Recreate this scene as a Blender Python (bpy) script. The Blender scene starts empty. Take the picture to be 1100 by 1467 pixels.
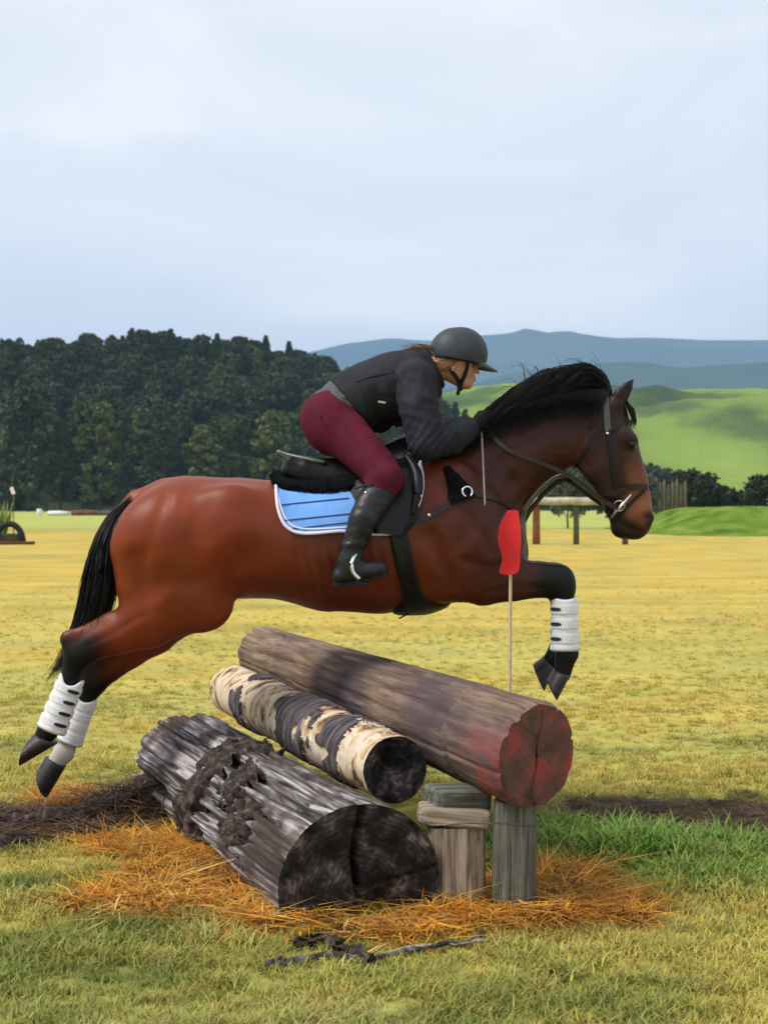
import bpy, math, random
import numpy as np
from mathutils import Vector, Matrix
from mathutils.bvhtree import BVHTree

# ------------------------------------------------------------------ camera, sky, sun, exposure
SC = bpy.context.scene
COL = SC.collection
FPX, CX, HZ, CAMZ = 2100.0, 550.0, 722.0, 1.30      # focal length, centre column, horizon row (1100x1467), eye height
cam_d = bpy.data.cameras.new('camera'); cam = bpy.data.objects.new('camera', cam_d); COL.objects.link(cam)
cam.location = (0, 0, CAMZ); cam.rotation_euler = (math.radians(90), 0, 0)
cam_d.sensor_fit = 'VERTICAL'; cam_d.sensor_height = 36.0; cam_d.lens = 36.0 * FPX / 1467.0
cam_d.shift_y = -(733.5 - HZ) / 1467.0
cam_d.clip_start = 0.05; cam_d.clip_end = 20000
cam_d.dof.use_dof = True; cam_d.dof.focus_distance = 5.4; cam_d.dof.aperture_fstop = 6.3
SC.camera = cam

SUN_EL, SUN_AZ = math.radians(52), math.radians(-108)     # azimuth from +Y towards +X: behind the camera, to its left
w = bpy.data.worlds.new('World'); SC.world = w; w.use_nodes = True
nt = w.node_tree; nt.nodes.clear()
out = nt.nodes.new('ShaderNodeOutputWorld')
sky = nt.nodes.new('ShaderNodeTexSky'); sky.sky_type = 'NISHITA'; sky.sun_disc = False
sky.sun_elevation = SUN_EL; sky.sun_rotation = SUN_AZ; sky.air_density = 1.0; sky.dust_density = 2.0
bg1 = nt.nodes.new('ShaderNodeBackground'); bg1.inputs[1].default_value = 0.10
nt.links.new(sky.outputs[0], bg1.inputs[0])
tc = nt.nodes.new('ShaderNodeTexCoord')
mp = nt.nodes.new('ShaderNodeMapping'); mp.inputs['Scale'].default_value = (1.0, 1.0, 3.2)
nt.links.new(tc.outputs['Generated'], mp.inputs[0])
n1 = nt.nodes.new('ShaderNodeTexNoise'); n1.inputs['Scale'].default_value = 3.4; n1.inputs['Detail'].default_value = 5.0
n1.inputs['Roughness'].default_value = 0.5; n1.inputs['Distortion'].default_value = 0.6
nt.links.new(mp.outputs[0], n1.inputs['Vector'])
cr = nt.nodes.new('ShaderNodeValToRGB')
cr.color_ramp.elements[0].position = 0.30; cr.color_ramp.elements[0].color = (0.68, 0.705, 0.765, 1)
cr.color_ramp.elements[1].position = 0.72; cr.color_ramp.elements[1].color = (0.92, 0.90, 0.90, 1)
e = cr.color_ramp.elements.new(0.52); e.color = (0.78, 0.79, 0.83, 1)
nt.links.new(n1.outputs[0], cr.inputs[0])
bg2 = nt.nodes.new('ShaderNodeBackground'); bg2.inputs[1].default_value = 1.0
nt.links.new(cr.outputs[0], bg2.inputs[0])
mx = nt.nodes.new('ShaderNodeMixShader'); mx.inputs[0].default_value = 0.88      # thin high overcast over the clear sky
nt.links.new(bg1.outputs[0], mx.inputs[1]); nt.links.new(bg2.outputs[0], mx.inputs[2]); nt.links.new(mx.outputs[0], out.inputs[0])

sun_d = bpy.data.lights.new('sun', 'SUN'); sun_d.energy = 2.5; sun_d.angle = math.radians(20); sun_d.color = (1.0, 0.95, 0.87)
sun = bpy.data.objects.new('sun', sun_d); COL.objects.link(sun)
sd = Vector((math.sin(SUN_AZ) * math.cos(SUN_EL), math.cos(SUN_AZ) * math.cos(SUN_EL), math.sin(SUN_EL)))
sun.rotation_euler = sd.to_track_quat('Z', 'Y').to_euler(); sun.location = (-6, -4, 12)
SC.view_settings.view_transform = 'Standard'; SC.view_settings.look = 'None'
SC.view_settings.exposure = 0.40; SC.view_settings.gamma = 1.0; SC.view_settings.use_curve_mapping = False
SC.cycles.use_denoising = True; SC.cycles.max_bounces = 6; SC.cycles.volume_bounces = 1
SC.cycles.transparent_max_bounces = 8

# ------------------------------------------------------------------ helpers
rnd = random.Random(11); rng = np.random.default_rng(7)
def P(px, py, Y):                                    # the point seen at a pixel of the photograph, Y metres away
    return np.array([(px - CX) / FPX * Y, Y, CAMZ - (py - HZ) / FPX * Y])
def G(px, py):                                       # the same on the flat ground
    return P(px, py, CAMZ * FPX / (py - HZ))
WPOS = {}
def wpos(o): return WPOS.get(o.name, Vector((0, 0, 0)))
def link(o, parent, wl):
    COL.objects.link(o); wl = Vector(wl)
    if parent is not None:
        o.parent = parent; o.location = wl - wpos(parent)
    else: o.location = wl
    WPOS[o.name] = wl
    return o
def root(name, loc, label, cat, group=None):
    o = bpy.data.objects.new(name, None); o.empty_display_size = 0.1
    link(o, None, loc); tag(o, label, cat, group); return o
def tag(o, label=None, cat=None, group=None, kind=None):
    for k, v in (('label', label), ('category', cat), ('group', group), ('kind', kind)):
        if v: o[k] = v
    return o
def mesh_data(name, V, F, mat=None, smooth=True, attrs=None):
    me = bpy.data.meshes.new(name)
    V = np.asarray(V, dtype=np.float64)
    if isinstance(F, np.ndarray):
        n, c = F.shape
        me.vertices.add(len(V)); me.vertices.foreach_set('co', V.astype(np.float32).ravel())
        me.loops.add(n * c); me.loops.foreach_set('vertex_index', F.astype(np.int32).ravel())
        me.polygons.add(n); me.polygons.foreach_set('loop_start', np.arange(0, n * c, c, dtype=np.int32))
        try: me.polygons.foreach_set('loop_total', np.full(n, c, dtype=np.int32))
        except Exception: pass
        me.update(calc_edges=True)
    else:
        me.from_pydata([tuple(v) for v in V], [], [tuple(int(i) for i in f) for f in F]); me.update()
    me.polygons.foreach_set('use_smooth', np.full(len(me.polygons), bool(smooth)))
    if mat: me.materials.append(mat)
    if attrs:
        for k, a in attrs.items():
            a = np.asarray(a, dtype=np.float32)
            if a.ndim == 1:
                at = me.attributes.new(k, 'FLOAT', 'POINT'); at.data.foreach_set('value', a)
            elif a.shape[1] == 3:
                at = me.attributes.new(k, 'FLOAT_VECTOR', 'POINT'); at.data.foreach_set('vector', a.ravel())
            else:
                at = me.attributes.new(k, 'FLOAT_COLOR', 'POINT'); at.data.foreach_set('color', a.ravel())
    me.update()
    return me
def mobj(name, V, F, mat, parent=None, smooth=True, attrs=None, origin=None):
    V = np.asarray(V, dtype=np.float64)
    c = V.mean(0) if origin is None else np.asarray(origin, float)
    o = bpy.data.objects.new(name, mesh_data(name, V - c, F, mat, smooth, attrs))
    return link(o, parent, c)
class MB:                                            # gathers pieces of one part
    def __init__(s): s.V = []; s.F = []; s.n = 0
    def add(s, V, F):
        s.V.append(np.asarray(V, float)); s.F += [tuple(int(i) + s.n for i in f) for f in F]; s.n += len(V); return s
    def obj(s, name, mat, parent=None, smooth=True): return mobj(name, np.concatenate(s.V), s.F, mat, parent, smooth)
def nrm(v): v = np.asarray(v, float); return v / (np.linalg.norm(v) + 1e-12)
def cat(pts, n):                                     # Catmull-Rom resample
    pts = np.asarray(pts, float); m = len(pts)
    if m == 2: return pts[0] + np.linspace(0, 1, n)[:, None] * (pts[1] - pts[0])
    q = np.vstack([2 * pts[0] - pts[1], pts, 2 * pts[-1] - pts[-2]])
    u = np.linspace(0, m - 1 - 1e-9, n); i = u.astype(int); t = (u - i)[:, None]
    a, b, c, d = q[i], q[i + 1], q[i + 2], q[i + 3]
    return 0.5 * (2 * b + (c - a) * t + (2 * a - 5 * b + 4 * c - d) * t ** 2 + (3 * b - 3 * c + d - a) * t ** 3)
def tube(pts, r, seg=8, caps=True, flat=1.0, up=None):
    pts = np.asarray(pts, float); n = len(pts); r = np.broadcast_to(np.asarray(r, float), (n,))
    V = []; T = np.gradient(pts, axis=0)
    ref = np.array(up if up is not None else (0.13, 0.31, 0.94)); 
    for i in range(n):
        t = nrm(T[i]); a = np.cross(t, ref)
        if np.linalg.norm(a) < 1e-3: a = np.cross(t, (1, 0.2, 0))
        a = nrm(a); b = nrm(np.cross(a, t))
        for k in range(seg):
            th = 2 * math.pi * k / seg
            V.append(pts[i] + r[i] * (a * math.cos(th) + flat * b * math.sin(th)))
    F = [(i * seg + k, i * seg + (k + 1) % seg, (i + 1) * seg + (k + 1) % seg, (i + 1) * seg + k) for i in range(n - 1) for k in range(seg)]
    if caps: F += [tuple(range(seg))[::-1], tuple((n - 1) * seg + k for k in range(seg))]
    return np.array(V), F
def box(c, sx, sy, sz, R=None, bev=0.0):
    c = np.asarray(c, float); b = min(bev, sx / 3, sy / 3, sz / 3)
    hx, hy, hz = sx / 2, sy / 2, sz / 2; V = []; F = []
    if b <= 0:
        V = [(x, y, z) for x in (-hx, hx) for y in (-hy, hy) for z in (-hz, hz)]
        F = [(0, 1, 3, 2), (4, 6, 7, 5), (0, 4, 5, 1), (2, 3, 7, 6), (0, 2, 6, 4), (1, 5, 7, 3)]
    else:
        xy = [(hx - b, -hy), (hx, -hy + b), (hx, hy - b), (hx - b, hy), (-hx + b, hy), (-hx, hy - b), (-hx, -hy + b), (-hx + b, -hy)]
        for z, s in ((-hz, b), (-hz + b, 0), (hz - b, 0), (hz, b)):
            V += [(x * (1 - s / hx), y * (1 - s / hy), z) for x, y in xy]
        for l in range(3): F += [(l * 8 + k, l * 8 + (k + 1) % 8, l * 8 + 8 + (k + 1) % 8, l * 8 + 8 + k) for k in range(8)]
        F += [tuple(range(8))[::-1], tuple(range(24, 32))]
    V = np.array(V, float)
    if R is not None: V = V @ np.asarray(R, float).T
    return V + c, F
def rot(ax, ang): return np.array(Matrix.Rotation(ang, 3, ax))
# ---- value noise in numpy
def hash3(i, j, k, s):
    n = (i.astype(np.int64) * 374761393 + j.astype(np.int64) * 668265263 + k.astype(np.int64) * 2147483647 + s * 1274126177) & 0xffffffff
    n = ((n ^ (n >> 13)) * 1274126177) & 0xffffffff
    n = ((n ^ (n >> 16)) * 2246822519) & 0xffffffff
    return ((n ^ (n >> 15)) & 0xffffff) / float(0xffffff)
def vn(p, s=0):
    p = np.asarray(p, float); i = np.floor(p).astype(np.int64); f = p - i; f = f * f * (3 - 2 * f)
    r = 0
    for a in (0, 1):
        for b in (0, 1):
            for c in (0, 1):
                wgt = (f[..., 0] if a else 1 - f[..., 0]) * (f[..., 1] if b else 1 - f[..., 1]) * (f[..., 2] if c else 1 - f[..., 2])
                r = r + wgt * hash3(i[..., 0] + a, i[..., 1] + b, i[..., 2] + c, s)
    return r
def fbm(p, s=0, o=4):
    r = 0; a = 0.5; p = np.asarray(p, float); t = 0
    for q in range(o): r = r + a * vn(p * 2 ** q, s + q); t += a; a *= 0.5
    return r / t
def sstep(a, b, x): t = np.clip((x - a) / (b - a), 0, 1); return t * t * (3 - 2 * t)
# ---- signed distance modelling: elliptical capsules, smooth unions, surface nets
def cap(a, b, ra, rb=None, la=None, lb=None, k=0.03, sub=False, cid=None):
    rb = ra if rb is None else rb
    return dict(a=np.asarray(a, float), b=np.asarray(b, float), ra=ra, rb=rb, la=ra if la is None else la, lb=(rb if la is None else la) if lb is None else lb, k=k, sub=sub, cid=cid)
CID = [0]
def sdf_mesh(prims, h, grow=0.0, smooth=3, cuts=()):
    lo = np.min([np.minimum(p['a'], p['b']) - max(p['ra'], p['rb'], p['la'], p['lb']) for p in prims if not p['sub']], 0) - grow - 4 * h
    hi = np.max([np.maximum(p['a'], p['b']) + max(p['ra'], p['rb'], p['la'], p['lb']) for p in prims if not p['sub']], 0) + grow + 4 * h
    n = np.ceil((hi - lo) / h).astype(int) + 1
    ax = [lo[i] + h * np.arange(n[i]) for i in range(3)]
    D = np.full(n, 0.3, dtype=np.float32)
    def dist(p, i0, i1):
        X = ax[0][i0[0]:i1[0], None, None]; Y = ax[1][None, i0[1]:i1[1], None]; Z = ax[2][None, None, i0[2]:i1[2]]
        a = p['a']; ba = p['b'] - a; L = float(ba @ ba)
        t = np.clip(((X - a[0]) * ba[0] + (Y - a[1]) * ba[1] + (Z - a[2]) * ba[2]) / L, 0, 1) if L > 1e-9 else 0.0
        r = p['ra'] + (p['rb'] - p['ra']) * t + grow; l = p['la'] + (p['lb'] - p['la']) * t + grow
        q = np.sqrt(((X - a[0] - t * ba[0]) ** 2 + (Z - a[2] - t * ba[2]) ** 2) / r ** 2 + (Y - a[1] - t * ba[1]) ** 2 / l ** 2)
        return (q - 1) * np.minimum(r, l)
    def bounds(p):
        m = p['k'] + 4 * h + grow; rm = np.array([max(p['ra'], p['rb']), max(p['la'], p['lb']), max(p['ra'], p['rb'])])
        i0 = np.clip(np.floor((np.minimum(p['a'], p['b']) - rm - m - lo) / h).astype(int), 0, n - 1); i1 = np.clip(np.ceil((np.maximum(p['a'], p['b']) + rm + m - lo) / h).astype(int) + 1, 1, n)
        return i0, i1
    groups = []
    for p in prims:                                      # segments of one chain join plainly, chains blend into each other
        if groups and p['cid'] is not None and not p['sub'] and groups[-1][-1]['cid'] == p['cid'] and not groups[-1][-1]['sub']: groups[-1].append(p)
        else: groups.append([p])
    for g in groups:
        bb = [bounds(p) for p in g]; i0 = np.min([q[0] for q in bb], 0); i1 = np.max([q[1] for q in bb], 0); k = g[0]['k']
        S = D[i0[0]:i1[0], i0[1]:i1[1], i0[2]:i1[2]]
        if len(g) == 1: d = dist(g[0], i0, i1)
        else:
            d = np.full(S.shape, 0.3, dtype=np.float32)
            for p, (a0, a1) in zip(g, bb):
                W = d[a0[0] - i0[0]:a1[0] - i0[0], a0[1] - i0[1]:a1[1] - i0[1], a0[2] - i0[2]:a1[2] - i0[2]]; e = dist(p, a0, a1); ki = 0.008
                hh = np.maximum(ki - np.abs(W - e), 0) / ki; W[...] = np.minimum(W, e) - hh * hh * ki / 4
        if g[0]['sub']:
            hh = np.maximum(k - np.abs(S + d), 0) / k; S[...] = np.maximum(S, -d) + hh * hh * k / 4
        else:
            hh = np.maximum(k - np.abs(S - d), 0) / k; S[...] = np.minimum(S, d) - hh * hh * k / 4
    for (pt, nr) in cuts:                                # keep the side the normal points away from
        X = ax[0][:, None, None]; Y = ax[1][None, :, None]; Z = ax[2][None, None, :]
        D = np.maximum(D, ((X - pt[0]) * nr[0] + (Y - pt[1]) * nr[1] + (Z - pt[2]) * nr[2]).astype(np.float32))
    return nets(D, lo, h, smooth)
def nets(D, lo, h, smooth=3):
    S = D < 0
    cnt = np.zeros(tuple(np.array(D.shape) - 1), dtype=np.int8)
    sl = lambda o, n: slice(o, n - 1 + o)
    n = D.shape
    for a in (0, 1):
        for b in (0, 1):
            for c in (0, 1): cnt += S[sl(a, n[0]), sl(b, n[1]), sl(c, n[2])]
    I, J, K = np.nonzero((cnt > 0) & (cnt < 8))
    idx = np.full(cnt.shape, -1, dtype=np.int32); idx[I, J, K] = np.arange(len(I))
    acc = np.zeros((len(I), 3)); num = np.zeros(len(I))
    co = [(a, b, c) for a in (0, 1) for b in (0, 1) for c in (0, 1)]
    for u in co:
        for ax_ in range(3):
            if u[ax_]: continue
            v = list(u); v[ax_] = 1
            d0 = D[I + u[0], J + u[1], K + u[2]]; d1 = D[I + v[0], J + v[1], K + v[2]]
            m = (d0 < 0) != (d1 < 0); t = np.where(m, d0 / np.where(m, d0 - d1, 1), 0)
            pos = np.array(u, float)[None, :] + t[:, None] * (np.array(v, float) - np.array(u, float))[None, :]
            acc += pos * m[:, None]; num += m
    V = np.array(lo)[None, :] + h * (np.stack([I, J, K], 1) + acc / num[:, None])
    F = []
    for ax_ in range(3):
        o = [1, 1, 1]; o[ax_] = 0
        A = S[o[0]:(-1 if ax_ != 0 else None), o[1]:(-1 if ax_ != 1 else None), o[2]:(-1 if ax_ != 2 else None)]
        B0 = A[tuple(slice(0, -1) if q == ax_ else slice(None) for q in range(3))]
        B1 = A[tuple(slice(1, None) if q == ax_ else slice(None) for q in range(3))]
        i, j, k = np.nonzero(B0 != B1); fl = B0[i, j, k]
        g = np.stack([i + o[0], j + o[1], k + o[2]], 1)
        u, v = [(1, 2), (2, 0), (0, 1)][ax_]
        def cell(du, dv):
            c = g.copy(); c[:, u] -= du; c[:, v] -= dv
            return idx[c[:, 0], c[:, 1], c[:, 2]]
        q = np.stack([cell(1, 1), cell(0, 1), cell(0, 0), cell(1, 0)], 1)
        q[~fl] = q[~fl][:, ::-1]; F.append(q)
    F = np.concatenate(F); F = F[(F >= 0).all(1)]
    E = np.concatenate([F[:, [0, 1]], F[:, [1, 2]], F[:, [2, 3]], F[:, [3, 0]]])
    for it in range(smooth * 2):
        s = np.zeros_like(V); c = np.bincount(E.ravel(), minlength=len(V)).astype(float)
        for x in range(3):
            s[:, x] = np.bincount(E[:, 0], weights=V[E[:, 1], x], minlength=len(V)) + np.bincount(E[:, 1], weights=V[E[:, 0], x], minlength=len(V))
        lap = s / np.maximum(c, 1)[:, None] - V
        V = V + lap * (0.6 if it % 2 == 0 else -0.45)
    return V, F
def normals(V, F):
    N = np.zeros_like(V); n = np.cross(V[F[:, 2]] - V[F[:, 0]], V[F[:, 3]] - V[F[:, 1]])
    for c in range(4):
        for x in range(3): N[:, x] += np.bincount(F[:, c], weights=n[:, x], minlength=len(V))
    return N / (np.linalg.norm(N, axis=1, keepdims=True) + 1e-12)
def bvh_of(V, F): return BVHTree.FromPolygons([Vector(v) for v in V], [tuple(int(i) for i in f) for f in F])

# ------------------------------------------------------------------ procedural materials
def node_mat(name):
    m = bpy.data.materials.new(name); m.use_nodes = True
    t = m.node_tree; b = t.nodes['Principled BSDF']; return m, t, b
def pmat(name, col, rough=0.6, var=0.25, scale=20, bump=0.15, spec=0.3, metal=0.0, stretch=(1, 1, 1), attr=None, vec=None, bscale=None, sheen=0.0, detail=5, bdist=0.01, coatw=0.0):
    m, t, b = node_mat(name); L = t.links.new
    tcn = t.nodes.new('ShaderNodeTexCoord'); src = tcn.outputs['Object']
    if vec:
        a = t.nodes.new('ShaderNodeAttribute'); a.attribute_name = vec; src = a.outputs['Vector']
    mpn = t.nodes.new('ShaderNodeMapping'); mpn.inputs['Scale'].default_value = stretch; L(src, mpn.inputs[0])
    n = t.nodes.new('ShaderNodeTexNoise'); n.inputs['Scale'].default_value = scale; n.inputs['Detail'].default_value = detail; L(mpn.outputs[0], n.inputs['Vector'])
    mr = t.nodes.new('ShaderNodeMapRange'); mr.inputs[1].default_value = 0.3; mr.inputs[2].default_value = 0.7
    mr.inputs[3].default_value = 1 - var; mr.inputs[4].default_value = 1 + var; L(n.outputs[0], mr.inputs[0])
    mul = t.nodes.new('ShaderNodeVectorMath'); mul.operation = 'MULTIPLY'
    if attr:
        a = t.nodes.new('ShaderNodeAttribute'); a.attribute_name = attr; L(a.outputs['Color'], mul.inputs[0])
    else: mul.inputs[0].default_value = col[:3]
    L(mr.outputs[0], mul.inputs[1]); L(mul.outputs[0], b.inputs['Base Color'])
    b.inputs['Roughness'].default_value = rough; b.inputs['Specular IOR Level'].default_value = spec; b.inputs['Metallic'].default_value = metal
    if sheen: b.inputs['Sheen Weight'].default_value = sheen; b.inputs['Sheen Roughness'].default_value = 0.4
    if coatw: b.inputs['Coat Weight'].default_value = coatw; b.inputs['Coat Roughness'].default_value = 0.15
    if bump:
        n2 = t.nodes.new('ShaderNodeTexNoise'); n2.inputs['Scale'].default_value = bscale or scale * 3; n2.inputs['Detail'].default_value = 6; L(mpn.outputs[0], n2.inputs['Vector'])
        bp = t.nodes.new('ShaderNodeBump'); bp.inputs['Strength'].default_value = bump; bp.inputs['Distance'].default_value = bdist
        L(n2.outputs[0], bp.inputs['Height']); L(bp.outputs[0], b.inputs['Normal'])
    return m
def ramp_mat(name, stops, vec='lc', stretch=(1, 1, 1), scale=10, rough=0.85, bump=0.6, detail=8, spec=0.15, dist=0.4, extra=None, bdist=0.01, rgh=0.62):
    m, t, b = node_mat(name); L = t.links.new
    a = t.nodes.new('ShaderNodeAttribute'); a.attribute_name = vec
    mpn = t.nodes.new('ShaderNodeMapping'); mpn.inputs['Scale'].default_value = stretch; L(a.outputs['Vector'], mpn.inputs[0])
    n = t.nodes.new('ShaderNodeTexNoise'); n.inputs['Scale'].default_value = scale; n.inputs['Detail'].default_value = detail
    n.inputs['Distortion'].default_value = dist; n.inputs['Roughness'].default_value = rgh; L(mpn.outputs[0], n.inputs['Vector'])
    c = t.nodes.new('ShaderNodeValToRGB'); r = c.color_ramp
    while len(r.elements) > 1: r.elements.remove(r.elements[-1])
    r.elements[0].position = stops[0][0]; r.elements[0].color = (*stops[0][1], 1)
    for p_, cc in stops[1:]:
        e_ = r.elements.new(p_); e_.color = (*cc, 1)
    L(n.outputs[0], c.inputs[0]); colout = c.outputs[0]
    if extra:                                            # broad stain over it
        n3 = t.nodes.new('ShaderNodeTexNoise'); n3.inputs['Scale'].default_value = extra[0]; n3.inputs['Detail'].default_value = 4; L(a.outputs['Vector'], n3.inputs['Vector'])
        mr = t.nodes.new('ShaderNodeMapRange'); mr.inputs[1].default_value = extra[2]; mr.inputs[2].default_value = extra[3]; mr.inputs[4].default_value = extra[4]; L(n3.outputs[0], mr.inputs[0])
        mixn = t.nodes.new('ShaderNodeMix'); mixn.data_type = 'RGBA'; L(mr.outputs[0], mixn.inputs['Factor']); L(colout, mixn.inputs['A']); mixn.inputs['B'].default_value = (*extra[1], 1)
        colout = mixn.outputs['Result']
    L(colout, b.inputs['Base Color'])
    b.inputs['Roughness'].default_value = rough; b.inputs['Specular IOR Level'].default_value = spec
    bp = t.nodes.new('ShaderNodeBump'); bp.inputs['Strength'].default_value = bump; bp.inputs['Distance'].default_value = bdist
    L(n.outputs[0], bp.inputs['Height']); L(bp.outputs[0], b.inputs['Normal'])
    return m
HAZE = 1.5e-4

# ------------------------------------------------------------------ the field
def seg_d(x, y, a, b):
    dx, dy = b[0] - a[0], b[1] - a[1]; t = np.clip(((x - a[0]) * dx + (y - a[1]) * dy) / (dx * dx + dy * dy), 0, 1)
    return np.hypot(x - a[0] - t * dx, y - a[1] - t * dy), t
def ell(x, y, c, rx, ry, ang=0.0):
    u, v = x - c[0], y - c[1]; ca, sa = math.cos(ang), math.sin(ang)
    return np.hypot((u * ca + v * sa) / rx, (-u * sa + v * ca) / ry)
STRAW = [(G(330, 1265), 0.42, 0.42, -0.9), (G(270, 1215), 0.28, 0.25, 0), (G(420, 1320), 0.30, 0.16, 0), (G(560, 1335), 0.45, 0.14, 0.05),
         (G(720, 1318), 0.40, 0.13, 0.1), (G(815, 1292), 0.30, 0.22, 0.0), (G(800, 1255), 0.14, 0.22, 0), (G(170, 1150), 0.32, 0.20, 0.1), (G(230, 1290), 0.33, 0.25, 0)]
def straw_mask(x, y):
    n = fbm(np.stack([x * 5, y * 5, 0 * x], -1), 31, 3); m = 0 * x
    for c, rx, ry, a in STRAW: m = np.maximum(m, 1 - sstep(0.45, 1.25, ell(x, y, c, rx, ry, a) + (n - 0.5) * 1.7))
    return m
MUDL = (G(-160, 1208), G(320, 1160)); MUDR = (G(880, 1163), G(1220, 1180))
def mud_mask(x, y):
    n = fbm(np.stack([x * 4, y * 6, 0 * x + 3], -1), 41, 4)
    d, t = seg_d(x, y, MUDL[0], MUDL[1]); m = 1 - sstep(0.55, 1.15, d / (0.42 - 0.18 * t) + (n - 0.5) * 1.3)
    d, t = seg_d(x, y, MUDR[0], MUDR[1]); m = np.maximum(m, 0.9 * (1 - sstep(0.4, 1.1, d / (0.30 + 0.16 * t) + (n - 0.5) * 1.8)))
    return m
def green_mask(x, y):
    n = fbm(np.stack([x * 3, y * 3, 0 * x + 9], -1), 51, 3)
    m = 1 - sstep(0.4, 1.2, ell(x, y, G(905, 1205), 1.05, 0.50, 0.0) + (n - 0.5) * 0.9)
    return np.maximum(m, 0.8 * (1 - sstep(0.4, 1.2, ell(x, y, G(1060, 1240), 0.6, 0.4) + (n - 0.5) * 1.2)))
C3 = lambda r, g, b: np.array([r, g, b])
def field_col(x, y):
    x = np.asarray(x, float); y = np.asarray(y, float)
    st = fbm(np.stack([x * 0.35, y * 0.9, 0 * x], -1), 3, 4); st2 = fbm(np.stack([x * 1.6, y * 2.6, 0 * x + 5], -1), 13, 4)
    far = fbm(np.stack([x * 0.03, y * 0.10, 0 * x + 2], -1), 23, 4)
    A, B, Cg, D = C3(0.43, 0.375, 0.092), C3(0.52, 0.375, 0.080), C3(0.20, 0.23, 0.055), C3(0.48, 0.435, 0.14)
    gold = np.clip(sstep(10, 24, y) * (1 - sstep(48, 80, y)) * (0.35 + 1.3 * sstep(0.35, 0.65, far)) + 0.55 * sstep(0.5, 0.72, st), 0, 1)
    c = A + gold[..., None] * (B - A)
    g = np.clip(0.75 * sstep(0.50, 0.74, st2) * (1 - 0.6 * sstep(6, 12, y)) + 0.45 * (1 - sstep(4.4, 5.8, y)) * sstep(0.30, 0.6, st2) + 0.8 * sstep(60, 95, y), 0, 0.95)
    c = c + g[..., None] * (Cg * (1 + 0.9 * sstep(60, 90, y))[..., None] - c)
    c = c + (0.5 * sstep(0.58, 0.8, fbm(np.stack([x * 2.2, y * 2.2, 0 * x + 8], -1), 61, 3)))[..., None] * (D - c)
    dark_line = np.exp(-((y - 74 - 0.03 * x) / 1.3) ** 2) * (x < -4)  # thin dark line across the far left field
    c = c * (1 - 0.6 * dark_line)[..., None]
    near = y < 14
    gm = np.where(near, green_mask(x, y), 0)[..., None]; c = c + gm * (C3(0.165, 0.265, 0.050) - c)
    sm = np.where(near, straw_mask(x, y), 0)[..., None]; c = c + sm * (C3(0.50, 0.24, 0.035) - c)
    mm = np.where(near, mud_mask(x, y), 0)[..., None]; c = c + mm * (C3(0.075, 0.045, 0.028) - c)
    return c
def gz(x, y):
    x = np.asarray(x, float); y = np.asarray(y, float); near = (y < 14) & (y > 2) & (np.abs(x) < 6)
    z = 0.03 * (fbm(np.stack([x * 1.1, y * 1.1, 0 * x], -1), 71, 3) - 0.5) + 0.014 * (vn(np.stack([x * 9, y * 9, 0 * x], -1), 72) - 0.5)
    z = z + np.where(near, 0.012 * straw_mask(x, y) + 0.05 * mud_mask(x, y) * fbm(np.stack([x * 7, y * 7, 0 * x], -1), 73, 3) + 0.13 * (1 - sstep(0.1, 0.75, np.hypot(x - MUDL[1][0], (y - MUDL[1][1]) * 1.5))) * mud_mask(x, y), 0)
    return z
def grow_axis(a, b, step, lo, hi, f):
    m = list(np.arange(a, b, step)); s = step
    while m[-1] < hi: s *= f; m.append(m[-1] + s)
    s = step; p = []
    q = m[0]
    while q > lo: s *= f; q -= s; p.append(q)
    return np.array(p[::-1] + m)
def grid_faces(nx, ny):
    i, j = np.meshgrid(np.arange(nx - 1), np.arange(ny - 1), indexing='ij'); v = i * ny + j
    return np.stack([v, v + ny, v + ny + 1, v + 1], -1).reshape(-1, 4)
gx = grow_axis(-3.6, 3.6, 0.045, -7000, 7000, 1.10); gy = grow_axis(3.0, 10.0, 0.05, -400, 8000, 1.06)
X, Y = np.meshgrid(gx, gy, indexing='ij'); X = X.ravel(); Y = Y.ravel()
gc = field_col(X, Y)
m_ground, t, b = node_mat('field_ground'); L = t.links.new
at = t.nodes.new('ShaderNodeAttribute'); at.attribute_name = 'col'
geo = t.nodes.new('ShaderNodeNewGeometry')
def noise_of(t, src, sc, stretch, detail=6):
    mp_ = t.nodes.new('ShaderNodeMapping'); mp_.inputs['Scale'].default_value = stretch; t.links.new(src, mp_.inputs[0])
    n_ = t.nodes.new('ShaderNodeTexNoise'); n_.inputs['Scale'].default_value = sc; n_.inputs['Detail'].default_value = detail
    t.links.new(mp_.outputs[0], n_.inputs['Vector']); return n_
na = noise_of(t, geo.outputs['Position'], 14, (1, 1, 1)); nb = noise_of(t, geo.outputs['Position'], 0.8, (0.5, 1.6, 1))
mA = t.nodes.new('ShaderNodeMath'); mA.operation = 'MULTIPLY'; L(na.outputs[0], mA.inputs[0]); L(nb.outputs[0], mA.inputs[1])
mr = t.nodes.new('ShaderNodeMapRange'); mr.inputs[1].default_value = 0.12; mr.inputs[2].default_value = 0.40; mr.inputs[3].default_value = 0.74; mr.inputs[4].default_value = 1.18; L(mA.outputs[0], mr.inputs[0])
ml = t.nodes.new('ShaderNodeVectorMath'); ml.operation = 'MULTIPLY'; L(at.outputs['Color'], ml.inputs[0]); L(mr.outputs[0], ml.inputs[1]); L(ml.outputs[0], b.inputs['Base Color'])
b.inputs['Roughness'].default_value = 0.95; b.inputs['Specular IOR Level'].default_value = 0.1
bp = t.nodes.new('ShaderNodeBump'); bp.inputs['Strength'].default_value = 0.9; bp.inputs['Distance'].default_value = 0.03
L(na.outputs[0], bp.inputs['Height']); L(bp.outputs[0], b.inputs['Normal'])
gco = np.concatenate([gc, np.ones((len(gc), 1))], 1)
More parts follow.
